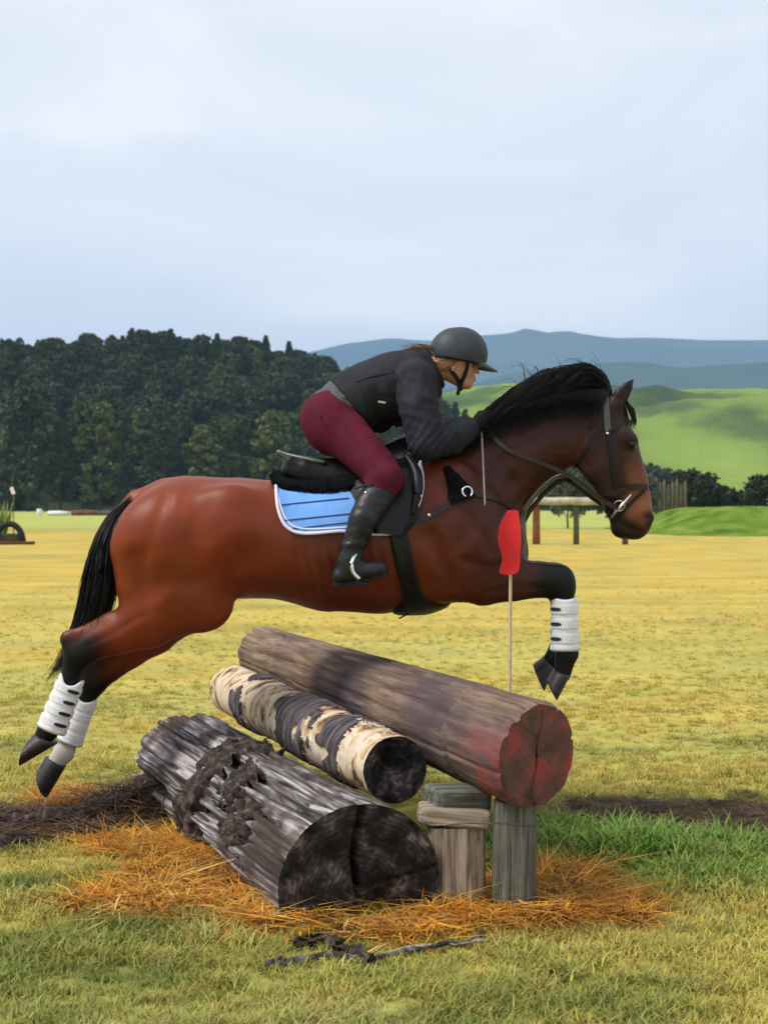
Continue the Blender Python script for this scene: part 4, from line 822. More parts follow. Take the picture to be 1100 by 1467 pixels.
for pl_, wd_, dp_ in (([(640, 690), (668, 735), (705, 790)], 9, .0065), ([(630, 745), (624, 790), (650, 838)], 10, .008), ([(662, 802), (695, 812), (735, 808)], 7, .006), ([(238, 712), (216, 770), (205, 830), (216, 876)], 9, .007),
                      ([(346, 795), (331, 838), (316, 872)], 9, .008), ([(205, 882), (165, 905), (128, 924)], 5, .006), ([(304, 715), (272, 775), (284, 832)], 15, .006), ([(800, 666), (760, 700), (722, 748)], 7, .007),
                      ([(862, 600), (800, 612), (735, 648), (690, 690)], 10, .006), ([(842, 610), (831, 640), (838, 668)], 5, .006), ([(893, 660), (882, 700)], 5, .004), ([(360, 832), (450, 852), (560, 866)], 8, .005), ([(775, 842), (740, 842), (700, 848)], 5, .004), ([(690, 755), (672, 790)], 10, -.006), ([(255, 745), (232, 800)], 20, -.006), ([(655, 800), (680, 780)], 14, -.007), ([(300, 790), (310, 850)], 14, -.006), ([(245, 850), (195, 893)], 10, -.004)):
    best = np.full(len(hx_), 1e9); q_ = cat(np.array(pl_, float), 24)
    for a_, b_ in zip(q_[:-1], q_[1:]): best = np.minimum(best, seg_d(hx_, hy_, a_, b_)[0])
    grv -= dp_ * np.exp(-(best / wd_) ** 2)
grv *= sstep(0.2, 0.6, np.abs(hN[:, 1])) * np.where(hx_ < 400, 0.62, 0.85)
HV = HV + hN * (grv + big * sstep(1000, 880, hy_) * sstep(900, 840, hx_) + vein * sstep(430, 480, hx_) + rib + wrk)[:, None]
HN = normals(HV, HF); HB = bvh_of(HV, HF)
hpx = CX + HV[:, 0] / HV[:, 1] * FPX; hpy = HZ - (HV[:, 2] - CAMZ) / HV[:, 1] * FPX; hl = HV[:, 1] - HY
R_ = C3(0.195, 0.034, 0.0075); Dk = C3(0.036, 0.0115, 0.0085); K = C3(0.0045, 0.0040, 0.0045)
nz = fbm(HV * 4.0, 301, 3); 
dark = np.clip(sstep(300, 520, hpx) * 0.45 + sstep(600, 740, hpx) * 0.50 + (nz - 0.5) * 0.5, 0, 0.95)  # darker neck coat, plus body shade against the lit rump put into colour
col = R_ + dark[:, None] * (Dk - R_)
head = sstep(830, 860, hpx) * (1 - sstep(775, 785, hpy)); col = col + head[:, None] * (C3(0.032, 0.0120, 0.0090) - col)
tan = sstep(892, 906, hpx - (hpy - 690) * 0.12) * sstep(640, 690, hpy) * 0.75 + sstep(700, 715, hpy) * sstep(886, 900, hpx); tan = np.clip(tan, 0, 1) * head; col = col + tan[:, None] * (C3(0.21, 0.070, 0.028) - col)
lip = np.clip(np.maximum(sstep(738, 756, hpy + (908 - hpx) * 0.55), sstep(916, 928, hpx) * sstep(728, 740, hpy)), 0, 1) * (hpx > 840) * (hpy < 775); col = col + (0.92 * lip)[:, None] * (C3(0.016, 0.012, 0.012) - col)
eyed = np.exp(-(((hpx - 906) / 8) ** 2 + ((hpy - 636) / 8) ** 2)) * (hpx > 880); col = col + (0.8 * eyed)[:, None] * (K - col)
earb = np.maximum(sstep(562, 552, hpy), 0.6 * sstep(596, 580, hpy)) * (hpx > 874); col = col + (0.8 * earb)[:, None] * (K - col)
legh = sstep(890, 925, hpy) * sstep(185, 125, hpx + (nz - 0.5) * 30); legh = np.maximum(legh, sstep(945, 985, hpy) * (hpx < 300))
legf = sstep(748, 790, hpx + (nz - 0.5) * 25) * (hpy > 790) * (hpx > 700) * (hpx < 860); legf = np.maximum(legf, (hpy > 855) & (hpx > 770) & (hpx < 860))
blk = np.clip(np.maximum(legh, legf), 0, 1); col = col + blk[:, None] * (K - col)
sock = sstep(1058, 1070, hpy) * (hl > 0.03) * (hpx < 130); col = col + (0.9 * sock)[:, None] * (C3(0.55, 0.50, 0.45) - col)
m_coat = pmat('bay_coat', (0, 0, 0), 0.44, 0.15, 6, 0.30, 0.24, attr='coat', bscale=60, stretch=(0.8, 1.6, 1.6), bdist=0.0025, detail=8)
m_hair = pmat('black_horsehair', (0.0065, 0.0052, 0.0048), 0.45, 0.7, 9, 0, 0.28); m_hoof = pmat('dark_hoof_horn', (0.030, 0.024, 0.022), 0.45, 0.4, 40, 0.25, 0.4); m_sole = pmat('hoof_sole', (0.10, 0.09, 0.08), 0.8, 0.4, 60, 0.4)
m_eye = pmat('dark_eye', (0.006, 0.004, 0.003), 0.18, 0.1, 10, 0, 0.35)
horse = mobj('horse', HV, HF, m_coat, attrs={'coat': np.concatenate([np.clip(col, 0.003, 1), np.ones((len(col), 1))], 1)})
tag(horse, 'bay horse with black points, mane and tail jumping over the three logs', 'horse')
def uv_ball(c, r, n=16):
    V = []; F = []
    for i in range(n + 1):
        for j in range(n): a_, b_ = math.pi * i / n, 2 * math.pi * j / n; V.append((math.sin(a_) * math.cos(b_), math.sin(a_) * math.sin(b_), math.cos(a_)))
    for i in range(n):
        for j in range(n): F.append((i * n + j, i * n + n + j, i * n + n + (j + 1) % n, i * n + (j + 1) % n))
    return np.array(V) * r + np.asarray(c), F
for s in (-1, 1): v, f = uv_ball(hp(905, 637, s * 0.0785), 0.0180); mobj('eye', v, f, m_eye, horse)
def hoof(F_, Hh, T_, Gd, lat, w0=0.050, w1=0.066):
    A, B, C_, D_ = hp(*F_, lat), hp(*Hh, lat), hp(*T_, lat), hp(*Gd, lat); n = 28; V = []; Fc = []
    for q in (0, 0.08, 0.35, 0.7, 0.93, 1.0):
        f_ = A + (C_ - A) * q; h_ = B + (D_ - B) * q; c_ = (f_ + h_) / 2; u = (f_ - h_) / 2; w_ = (w0 + (w1 - w0) * q) * (0.97 if q in (0, 1.0) else 1)
        if q == 1.0: u = u * 0.96
        for k in range(n):
            a_ = 2 * math.pi * k / n; ca = math.cos(a_); V.append(c_ + u * ca + np.array([0, 1, 0]) * w_ * math.sin(a_) * (1.0 if ca > 0 else 1 - 0.22 * ca * ca))
    for l in range(5): Fc += [(l * n + k, l * n + (k + 1) % n, (l + 1) * n + (k + 1) % n, (l + 1) * n + k) for k in range(n)]
    Fc.append(tuple(range(n))[::-1]); o_ = mobj('hoof', V, Fc, m_hoof, horse)
    c_ = (C_ + D_) / 2; up_ = nrm((A + B) / 2 - c_); rim = np.array(V[5 * n:]); W = np.concatenate([rim, c_ + (rim - c_) * 0.80 + up_ * 0.010, c_ + (rim - c_) * 0.1 + up_ * 0.012])
    Fs = [(l * n + k, l * n + n + k, l * n + n + (k + 1) % n, l * n + (k + 1) % n) for l in (0, 1) for k in range(n)] + [tuple(2 * n + k for k in range(n))]
    mobj('sole', W, Fs, m_sole, o_)
hoof((83, 1065), (50, 1051), (30, 1097), (39, 1064), -0.135)
hoof((95, 1098), (66, 1083), (68, 1143), (53, 1106), 0.135)
hoof((816, 968), (792, 960), (797, 1004), (783, 974), -0.13)
hoof((793, 958), (777, 941), (779, 991), (763, 952), 0.13)
# mane, forelock and tail: tapered locks of hair
def strands(paths, r0, name, mat, parent, seg=4):
    mb_V = []; mb_F = []; n0 = 0
    for pth in paths:
        n = len(pth); q = np.linspace(0, 1, n); rr = r0 * rnd.uniform(0.6, 1.4) * np.clip(1.15 - q ** 1.8, 0.12, 1)
        v, f = tube(pth, rr, seg, caps=False, flat=0.55); mb_V.append(v); f = np.array(f) + n0; mb_F.append(f); n0 += len(v)
    return mobj(name, np.concatenate(mb_V), np.concatenate(mb_F), mat, parent)
crest = cat([(668, 628), (690, 614), (712, 603), (740, 590), (770, 579), (805, 570), (840, 562), (866, 562), (878, 566)], 200)
mane = []
for q in range(4600):
    t_ = rnd.random(); cx_, cy_ = crest[int(t_ * 199)]; side = rnd.random(); lat0 = rnd.gauss(0, 0.016); e_ = math.sin(math.pi * min(1, 0.12 + 0.9 * t_)) * 0.6 + 0.5
    if side < 0.55:                                    # lifted and streaming back
        up_ = rnd.uniform(10, 46) * e_; bk = rnd.uniform(30, 80); dn = rnd.uniform(-16, 16)
        cyx = lambda x_: float(np.interp(x_, [600, 640, *crest[::8, 0]], [648, 641, *crest[::8, 1]])); ee = lambda x_: float(np.interp(x_, [640, 680, 720, 780, 840, 880], [0.15, 0.45, 0.75, 1.05, 0.95, 0.5])) / e_
        pp = [(cx_, cy_ + 4, lat0)] + [(cx_ - bk * f_, cyx(cx_ - bk * f_) - up_ * g_ * ee(cx_ - bk * f_) + dn * max(0, f_ - 0.5), lat0 * (1 + 1.3 * f_) - 0.03 * f_) for f_, g_ in ((0.12, 0.65), (0.45, 1.0), (0.8, 0.85), (1.0, 0.6))]
    else:                                              # falling on the near side of the neck
        bk = rnd.uniform(15, 55); dn = rnd.uniform(8, 44)
        pp = [(cx_, cy_ + 3, lat0), (cx_ - bk * 0.15, cy_ - 10, -0.025), (cx_ - bk * 0.45, cy_ - 2, -0.062), (cx_ - bk * 0.75, cy_ + dn * 0.5, -0.092), (cx_ - bk, cy_ + dn, -0.120)]
    mane.append(cat([hp(a_, b_, c_) for a_, b_, c_ in pp], 9))
for q in range(24):                                    # wisps
    cx_, cy_ = crest[rnd.randint(80, 185)]; bk = rnd.uniform(10, 70); up_ = rnd.uniform(25, 62)
    mane.append(cat([hp(cx_, cy_, 0), hp(cx_ - bk * .2, cy_ - up_ * .6, rnd.uniform(-.03, .03)), hp(cx_ - bk * .6, cy_ - up_, rnd.uniform(-.05, .05)), hp(cx_ - bk, cy_ - up_ * rnd.uniform(.6, 1.15), rnd.uniform(-.07, .07))], 9))
strands(mane, 0.0022, 'mane', m_hair, horse, 3)
fl = []
for q in range(60):
    a_ = rnd.uniform(-0.03, 0.03); fl.append(cat([hp(886, 566, a_), hp(896 + rnd.uniform(-4, 3), 575, a_ * 1.3), hp(906 + rnd.uniform(-4, 4), 592 + rnd.uniform(-6, 6), a_ * 1.6 - .01), hp(908 + rnd.uniform(-6, 3), 604 + rnd.uniform(-8, 12), a_ * 2 - .015)], 7))
strands(fl, 0.0034, 'forelock', m_hair, horse)
lft = cat([(186, 710), (152, 742), (130, 785), (117, 835), (108, 885), (88, 940), (58, 985)], 40); rgt = cat([(206, 712), (178, 748), (165, 795), (166, 840), (158, 875), (140, 905), (118, 940)], 40)
tl = []
for q in range(2400):
    w_ = min(1, max(0, rnd.betavariate(1.5, 1.3))); ln = rnd.uniform(0.62, 1.0) if rnd.random() < 0.75 else rnd.uniform(0.3, 0.7); la = rnd.gauss(0, 0.022); n = 11
    ii = np.linspace(0, 39 * ln, n); base = (lft * (1 - w_) + rgt * w_); pp = np.stack([np.interp(ii, range(40), base[:, 0]), np.interp(ii, range(40), base[:, 1])], 1)
    pp += np.cumsum(np.array([[rnd.gauss(0, 0.55), rnd.gauss(0, 0.45)] for _ in range(n)]), 0) * np.linspace(0, 1.6, n)[:, None]
    tl.append(np.array([hp(a_, b_, la * (0.4 + 2.2 * min(1, j / 6))) for j, (a_, b_) in enumerate(pp)]))
strands(tl, 0.0030, 'tail', m_hair, horse, 3)

# ------------------------------------------------------------------ straps laid over a body
def cast(px, py, B=None):
    d_ = Vector(P(px, py, 1.0)) - Vector((0, 0, CAMZ)); d_.normalize(); h_ = (B or HB).ray_cast(Vector((0, 0, CAMZ)), d_)
    if h_[0] is not None and h_[1].dot(d_) > 0: h_ = (h_[0], -h_[1])
    return (None, None) if h_[0] is None else (np.array(h_[0]), np.array(h_[1]))
def cast_f(px, py, B=None):                             # past the outline: carry the nearest hit below outwards
    for dy in range(0, 80, 3):
        h_, n_ = cast(px, py + dy, B)
        if h_ is not None: return (h_, n_) if dy == 0 else (P(px, py, h_[1]), n_)
def ribbon(pts, nor, width, thick):
    pts = np.asarray(pts); nor = np.asarray(nor); n = len(pts); T = np.gradient(pts, axis=0); V = []
    wd_ = np.broadcast_to(np.asarray(width, float), (n,))
    for i in range(n):
        t_ = nrm(T[i]); nn = nrm(nor[i] - t_ * (nor[i] @ t_)); s_ = np.cross(t_, nn) * wd_[i] / 2; u = nn * thick
        V += [pts[i] - s_, pts[i] - s_ * 0.92 + u, pts[i] + s_ * 0.92 + u, pts[i] + s_]
    F = [(i * 4 + a_, i * 4 + b_, i * 4 + 4 + b_, i * 4 + 4 + a_) for i in range(n - 1) for a_, b_ in ((0, 1), (1, 2), (2, 3), (3, 0))] + [(0, 3, 2, 1), (4 * n - 4, 4 * n - 3, 4 * n - 2, 4 * n - 1)]
    return np.array(V), F
def mirror(V, F): V = np.array(V, float).copy(); V[:, 1] = 2 * HY - V[:, 1]; return V, [tuple(f)[::-1] for f in F]
def strap(name, pts, width, thick, mat, parent, B=None, off=0.0, both=True, n=None):
    pp = cat(np.array(pts, float), n or max(6, int(np.sum(np.hypot(*np.diff(np.array(pts, float), axis=0).T)) / 4))); P_, N_ = [], []
    for a_, b_ in pp:
        h_, nn = cast(a_, b_, B)
        if h_ is None: continue
        P_.append(h_); N_.append(nn)
    P_ = np.array(P_); N_ = np.array(N_); ker = lambda A: np.array([A[max(0, i - 2):i + 3].mean(0) for i in range(len(A))])
    N_ = ker(N_); N_ /= np.linalg.norm(N_, axis=1, keepdims=True); P2 = ker(P_); P2[0], P2[-1] = P_[0], P_[-1]
    v, f = ribbon(P2 + N_ * (off + 0.001), N_, width, thick); o_ = mobj(name, v, f, mat, parent, False)
    if both: v, f = mirror(v, f); mobj(name, v, f, mat, parent, False)
    return o_
def wrap(px, py, phi, off=0.0, lat_py=None):           # point on the body around the long axis: phi 0 on the back, 90 on the near flank
    c_ = hp(px, py); a_ = math.radians(phi); d_ = np.array([0, -math.sin(a_), math.cos(a_)]); h_ = HB.ray_cast(Vector(c_ + d_ * 1.2), Vector(-d_))
    if h_[0] is None: return c_ + d_ * 0.25, d_
    n_ = np.array(h_[1]); return np.array(h_[0]) + n_ * off, n_
m_leather = pmat('black_leather', (0.0075, 0.0070, 0.0078), 0.45, 0.3, 30, 0.15, 0.28); m_brown = pmat('dark_brown_leather', (0.020, 0.010, 0.008), 0.45, 0.3, 30, 0.15, 0.4)
m_greyl = pmat('grey_and_glint_leather', (0.11, 0.105, 0.10), 0.5, 0.3, 30, 0.15, 0.4); m_steel = pmat('bright_steel', (0.75, 0.75, 0.76), 0.22, 0.08, 20, 0, 0.5, 1.0); m_fleece = pmat('black_fleece', (0.0075, 0.008, 0.0095), 0.95, 0.5, 60, 0.9, 0.05, bdist=0.01)
m_pad = pmat('sky_blue_quilt', (0.16, 0.36, 0.78), 0.8, 0.10, 14, 0.6, 0.15, bscale=30, bdist=0.006); m_pipe = pmat('white_piping', (0.72, 0.70, 0.80), 0.6, 0.06, 20, 0.1); m_navy = pmat('navy_trim', (0.02, 0.035, 0.12), 0.7, 0.15, 20, 0.1)
def ring_px(px, py, r, B=None, rt=0.004, lift=0.006):
    h_, n_ = cast(px, py, B); u = nrm(np.cross(n_, (0, 0, 1))); v_ = np.cross(n_, u); a_ = np.linspace(0, 2 * math.pi, 25); return tube([h_ + n_ * lift + r * (u * math.cos(q) + v_ * math.sin(q)) for q in a_], rt, 7, caps=False, up=n_)
# bridle
o = root('bridle', hp(880, 640), 'dark leather bridle with steel bit and reins on the horse head', 'bridle')
strap('crownpiece', [(866, 560), (867, 580), (869, 600), (870, 618)], 0.026, 0.006, m_greyl, o)  # the crownpiece's grey is a glint put into the leather colour
strap('cheekpiece', [(870, 618), (874, 650), (880, 690), (885, 716)], 0.018, 0.005, m_leather, o); strap('browband', [(870, 618), (884, 612), (898, 606), (908, 602)], 0.020, 0.006, m_leather, o)
strap('throatlash', [(868, 606), (850, 628), (834, 652), (824, 672)], 0.014, 0.004, m_leather, o); strap('noseband', [(930, 699), (912, 697), (892, 701), (872, 710), (858, 716)], 0.024, 0.006, m_brown, o)
strap('flash_strap', [(922, 703), (905, 718), (890, 736), (878, 744)], 0.014, 0.004, m_leather, o)
v, f = ring_px(886, 724, 0.022, rt=0.0034); mobj('bit_ring', v, f, m_steel, o); v, f = mirror(v, f); mobj('bit_ring', v, f, m_steel, o)
h1, nn1 = cast(876, 740); h2, nn2 = cast(902, 709); v, f = tube([hp(875, 742, -0.078), hp(889, 725, -0.088), hp(903, 708, -0.082)], [0.0045, 0.006, 0.0045], 8); mobj('bit_cheek', v, f, m_steel, o); v, f = mirror(v, f); mobj('bit_cheek', v, f, m_steel, o)
v, f = uv_ball(cast(869, 621)[0] + np.array([0, -0.006, 0]), 0.008, 8); mobj('buckle', v, f, m_steel, o)
rp = cat([hp(884, 728, -.090), hp(862, 716, -.10), hp(832, 692, -.112), (hp(802, 675, -.118)), hp(765, 660, -.130), hp(730, 646, -.125), hp(706, 626, -.100), hp(692, 608, -.082)], 40); v, f = ribbon(rp, np.tile([0, -1.0, 0.0], (40, 1)), 0.018, 0.005); mobj('rein', v, f, m_brown, o, False); v, f = mirror(v, f); mobj('rein', v, f, m_brown, o, False)
# breastplate and running martingale
o = root('breastplate', hp(680, 715), 'black breastplate with fleece pad, steel rings and martingale straps across the horse chest', 'breastplate')
strap('shoulder_strap', [(588, 750), (612, 741), (636, 727), (664, 710)], 0.024, 0.006, m_brown, o); strap('chest_strap', [(668, 707), (690, 710), (715, 718), (738, 731)], 0.022, 0.006, m_brown, o); strap('neck_strap', [(640, 668), (652, 684), (664, 704)], 0.024, 0.006, m_leather, o)
pv = []; nu_, nv_ = 14, 14
Ls = cat([(634, 672), (640, 695), (642, 725)], nv_); Rs = cat([(646, 671), (668, 692), (682, 712)], nv_)
for a_, b_ in zip(Ls, Rs):
    for q in np.linspace(0, 1, nu_):
        h_, n_ = cast_f(*(a_ + (b_ - a_) * q)); ed = min(q, 1 - q) * 4; pv.append(h_ + n_ * (0.002 + 0.020 * min(1, ed) + 0.006 * rnd.random()))
mobj('fleece_pad', pv, grid_faces(nv_, nu_)[:, ::-1], m_fleece, o)
v, f = mirror(pv, grid_faces(nv_, nu_)[:, ::-1]); mobj('fleece_pad', v, np.array(f), m_fleece, o)
v, f = ring_px(667, 706, 0.020, rt=0.005, lift=0.020); mobj('ring', v, f, m_steel, o); v, f = mirror(v, f); mobj('ring', v, f, m_steel, o)
for (px, py) in ((588, 750), (614, 738)): v, f = uv_ball(cast(px, py)[0] + np.array([0, -0.008, 0]), 0.009, 8); mobj('buckle', v, f, m_steel, o)
for la, mt in ((-0.075, m_greyl), (0.05, m_leather)):
    mp_ = cat([hp(744, 742, la * 0.5), hp(756, 722, la * 0.8), hp(775, 700, la), hp(795, 684, la * 1.2), hp(812, 680, la * 1.4)], 24); v, f = ribbon(mp_ + (np.array([0.018, 0, -0.012]) if la > 0 else 0), np.tile([0.5, -0.6, -0.5], (24, 1)), 0.026, 0.005); mobj('martingale_strap', v, f, mt, o, False)
# saddle cloth
o = root('saddle_cloth', hp(480, 720), 'sky blue quilted saddle cloth with white piped edge under the saddle', 'saddle cloth')
bot = np.array([(392, 694), (394, 712), (398, 732), (405, 748), (414, 758), (428, 764), (450, 765), (495, 762), (540, 766), (570, 762), (590, 745), (602, 715), (606, 690), (604, 668)], float)
st = cat(bot, 60); ns = 40; GV = np.zeros((60, ns, 3)); ph = np.arange(10, 125, 2.0)
for i, (a_, b_) in enumerate(st):
    x0 = CX + (a_ - CX) / 1.045; pj = []
    for q in ph: h_, _ = wrap(x0, 765, q); pj.append(HZ - (h_[2] - CAMZ) / h_[1] * FPX)
    pm = float(np.interp(b_, pj, ph))
    for j, q in enumerate(np.linspace(-pm, pm, ns)): GV[i, j], _ = wrap(x0, 765, q, 0.010 + 0.003 * math.sin(j * 1.9) ** 2)
F_ = grid_faces(60, ns); mobj('quilted_panel', GV.reshape(-1, 3), F_, m_pad, o)
edge = np.concatenate([GV[:, -1], GV[::-1, 0][:]]); v, f = tube(GV[:, -1] + np.array([0, -0.001, 0]), 0.0068, 8); mobj('piping', v, f, m_pipe, o)
v, f = tube(GV[:, 0], 0.0068, 8); mobj('piping', v, f, m_pipe, o); v, f = tube(GV[0, ::1], 0.0068, 8); mobj('piping', v, f, m_pipe, o); v, f = tube(GV[-1], 0.0068, 8); mobj('piping', v, f, m_pipe, o)
cv, cf = GV.reshape(-1, 3), F_; PB = bvh_of(cv, cf)
for y0, x0, x1 in ((719, 400, 500), (741, 408, 505), (753, 418, 505)): strap('stitch_line', [(x0, y0 + 5), ((x0 + x1) / 2, y0), (x1, y0 - 5)], 0.0045, 0.0015, m_navy, o, PB, 0.001, both=False)
strap('inner_trim', [(397, 704), (402, 726), (409, 742), (420, 754), (440, 758), (470, 757), (500, 755)], 0.006, 0.002, m_pipe, o, PB, 0.001, both=False)
# half pad and saddle
o = root('half_pad', hp(480, 690), 'black fleece half pad between the saddle and the blue cloth', 'saddle pad')
bot = cat([(386, 676), (390, 694), (402, 702), (430, 706), (470, 708), (520, 700), (570, 690), (598, 672)], 50); GV = np.zeros((50, 40, 3))
for i, (a_, b_) in enumerate(bot):
    x0 = CX + (a_ - CX) / 1.03; pj = []
    for q in ph: h_, _ = wrap(x0, 765, q); pj.append(HZ - (h_[2] - CAMZ) / h_[1] * FPX)
    pm = max(14.0, float(np.interp(b_, pj, ph))) if b_ > pj[0] else 14.0
    for j, q in enumerate(np.linspace(-pm, pm, 40)): e_ = min(j, 39 - j, i * 1.5 + 1, (49 - i) * 1.5 + 1); GV[i, j], _ = wrap(x0, 765, q, 0.014 + 0.024 * min(1, e_ / 3) + 0.008 * rnd.random())
mobj('fleece', GV.reshape(-1, 3), grid_faces(50, 40), m_fleece, o)
fr = []
for i in range(49):
    for q in range(14): b0 = GV[i, -1] * (1 - q / 14) + GV[i + 1, -1] * q / 14; fr.append(np.array([b0 + (0, 0.003, 0.012), b0 + (rnd.gauss(0, .003), -0.006, 0), b0 + (rnd.gauss(0, .006), -0.006 + rnd.gauss(0, .003), -0.010 - 0.008 * rnd.random())]))
strands(fr, 0.0028, 'fleece_fringe', m_fleece, o)
sad = root('saddle', hp(490, 670), 'black leather jumping saddle with flap, girth and steel stirrup on the horse', 'saddle')
Sp = chain([(401, 651, 5, .10), (418, 660, 9, .15), (440, 667, 13, .16), (480, 672, 15, .14), (530, 660, 15, .12), (575, 641, 14, .10), (595, 632, 10, .07)], 0.03)
for s in (-1, 1): Sp += chain([(412, 674, 10, .055), (440, 682, 15, .06), (500, 688, 20, .06), (560, 674, 24, .07), (592, 656, 16, .06)], 0.03, s * 0.105)
v, f = sdf_mesh(Sp, 0.0075, 0, 2); mobj('seat', v, f, m_leather, sad); SB = bvh_of(v, f)
cb = np.linspace(-1, 1, 17); m_rim = pmat('lit_cantle_piping', (0.12, 0.13, 0.09), 0.35, 0.2, 30, 0.1, 0.5); v, f = tube([hp(399 + 66 * abs(q) ** 2.2, 647 + 15 * abs(q) ** 1.6, 0.155 * math.copysign(abs(q) ** 0.7, q)) for q in cb], 0.0075, 8); mobj('cantle_rim', v, f, m_rim, sad)  # greenish light along the cantle edge is painted into the piping colour
def patch(Lp, Rp, off, edge_off, nv_=26, nu_=20, B=None):
    Lc, Rc = cat(np.array(Lp, float), nv_), cat(np.array(Rp, float), nv_); W = []
    for a_, b_ in zip(Lc, Rc):
        for q in np.linspace(0, 1, nu_):
            h_, n_ = cast_f(*(a_ + (b_ - a_) * q), B); e_ = min(1, min(q, 1 - q) * 6); W.append(h_ + n_ * (edge_off + (off - edge_off) * e_))
    return np.array(W), grid_faces(nv_, nu_)[:, ::-1]
v, f = patch([(486, 682), (500, 704), (518, 735), (532, 764)], [(592, 662), (605, 692), (602, 735), (578, 770)], 0.034, 0.012); mobj('flap', v, f, m_leather, sad); v2, f2 = mirror(v, f); mobj('flap', v2, np.array(f2), m_leather, sad); FB = bvh_of(v, f)
kr = cat([hp(580, 650, -.17), hp(596, 676, -.235), hp(598, 705, -.275), hp(590, 738, -.30)], 20); v, f = tube(kr, 0.022 * np.sin(np.linspace(0.35, 2.8, 20)), 10); mobj('knee_roll', v, f, m_leather, sad); v, f = mirror(v, f); mobj('knee_roll', v, f, m_leather, sad)
GG = []; phs = np.linspace(78, 282, 60)
for q in phs:
    e_ = 1 - abs(q - 180) / 102; xc = 566 + 40 * e_; hw = 13 + 28 * sstep(0.55, 0.95, e_)
    for u in np.linspace(-1, 1, 12): h_, n_ = wrap(xc + hw * u, 770, q, 0.005 + 0.010 * min(1, (1 - abs(u)) * 5)); GG.append(h_)
mobj('girth', GG, grid_faces(60, 12)[:, ::-1], m_leather, sad)
v, f = tube([wrap(584, 770, 150)[0] + (0, -.012, 0), wrap(586, 770, 165)[0] + (0, -.012, -.01), wrap(582, 770, 170)[0] + (-.03, -.012, -.028)], 0.006, 6, flat=0.4); mobj('girth_strap_end', v, f, m_leather, sad)
# boots on the cannon bones
m_wb = pmat('white_boot_shell', (0.76, 0.755, 0.75), 0.55, 0.13, 14, 0.25, 0.25); m_tab = pmat('navy_strap_tab', (0.02, 0.028, 0.05), 0.5, 0.15, 20, 0.1)
def leg_boot(a, b, lat, r0, r1, label, vtop, nst, flare, tabx):
    A, B_ = hp(*a, lat), hp(*b, lat); t_ = nrm(B_ - A); L_ = np.linalg.norm(B_ - A); e1_ = np.array([0, -1.0, 0]); e2_ = nrm(np.cross(t_, e1_)); n, m = 32, 22; V = []
    o_ = root('leg_boot', A, label, 'horse boot', 'white horse boots')
    def rad(q, a_): return (r0 + (r1 - r0) * q) * (1 + flare * sstep(0.8, 1, q) + 0.014 * math.sin(q * nst * 2 * math.pi) ** 2)
    for j in range(m):
        q = j / (m - 1)
        for k in range(n):
            a_ = 2 * math.pi * k / n; z_ = q * L_ + (vtop * (1 - q) ** 3 * (abs(math.cos(a_)) ** 2 * 2 - 1)) ; r_ = rad(q, a_) * (0.94 if j in (0, m - 1) else 1); V.append(A + t_ * z_ + r_ * (e1_ * math.cos(a_) * 0.92 + e2_ * math.sin(a_) * 1.04))
    F = [(j * n + k, j * n + (k + 1) % n, (j + 1) * n + (k + 1) % n, (j + 1) * n + k) for j in range(m - 1) for k in range(n)]; inn = len(V)
    for j in (0, m - 1): V += [A + (np.array(V[j * n + k]) - A) * 1.0 + (A + t_ * (((np.array(V[j * n + k]) - A) @ t_)) - np.array(V[j * n + k])) * 0.22 + t_ * (0.006 if j == 0 else -0.006) for k in range(n)]
    F += [(k, inn + k, inn + (k + 1) % n, (k + 1) % n) for k in range(n)] + [((m - 1) * n + k, (m - 1) * n + (k + 1) % n, inn + n + (k + 1) % n, inn + n + k) for k in range(n)]
    mobj('boot_shell', V, F, m_wb, o_)
    for i in range(nst):
        q = (i + 0.75) / (nst + 0.6); c_ = A + t_ * q * L_; st_ = []
        for k in range(25): a_ = -1.9 + 3.8 * k / 24 + tabx; st_.append((c_ + (rad(q, a_) + 0.0015) * (e1_ * math.cos(a_) * 0.92 + e2_ * math.sin(a_) * 1.04), e1_ * math.cos(a_) + e2_ * math.sin(a_)))
        v, f = ribbon([x_[0] for x_ in st_], [x_[1] for x_ in st_], L_ / (nst + 0.6) * 0.62, 0.003); s_ = mobj('strap', v, f, m_wb, o_, False)
        mid = st_[6:13] if tabx < 0 else st_[12:19]; v, f = ribbon([x_[0] + x_[1] * 0.003 for x_ in mid], [x_[1] for x_ in mid], [0.006, 0.013, 0.015, 0.015, 0.015, 0.013, 0.006], 0.003); mobj('strap_tab', v, f, m_tab, s_, False)
    return o_
leg_boot((103, 974), (74, 1046), -0.135, 0.049, 0.054, 'bright white tendon boot on the hind leg with the higher dark hoof', 0.018, 4, 0.12, -0.15)
leg_boot((124, 1000), (100, 1064), 0.135, 0.047, 0.050, 'shaded white boot on the far hind leg with the white sock', 0.012, 4, 0.10, 0.6)
leg_boot((808, 856), (809, 932), -0.13, 0.050, 0.052, 'white boot on the front leg with straps showing, above the lowest front hoof', 0.006, 3, 0.16, 0.35)
leg_boot((805, 860), (805, 922), 0.13, 0.042, 0.044, 'white boot on the far front leg hidden behind the other front boot', 0.006, 3, 0.12, 0.35)

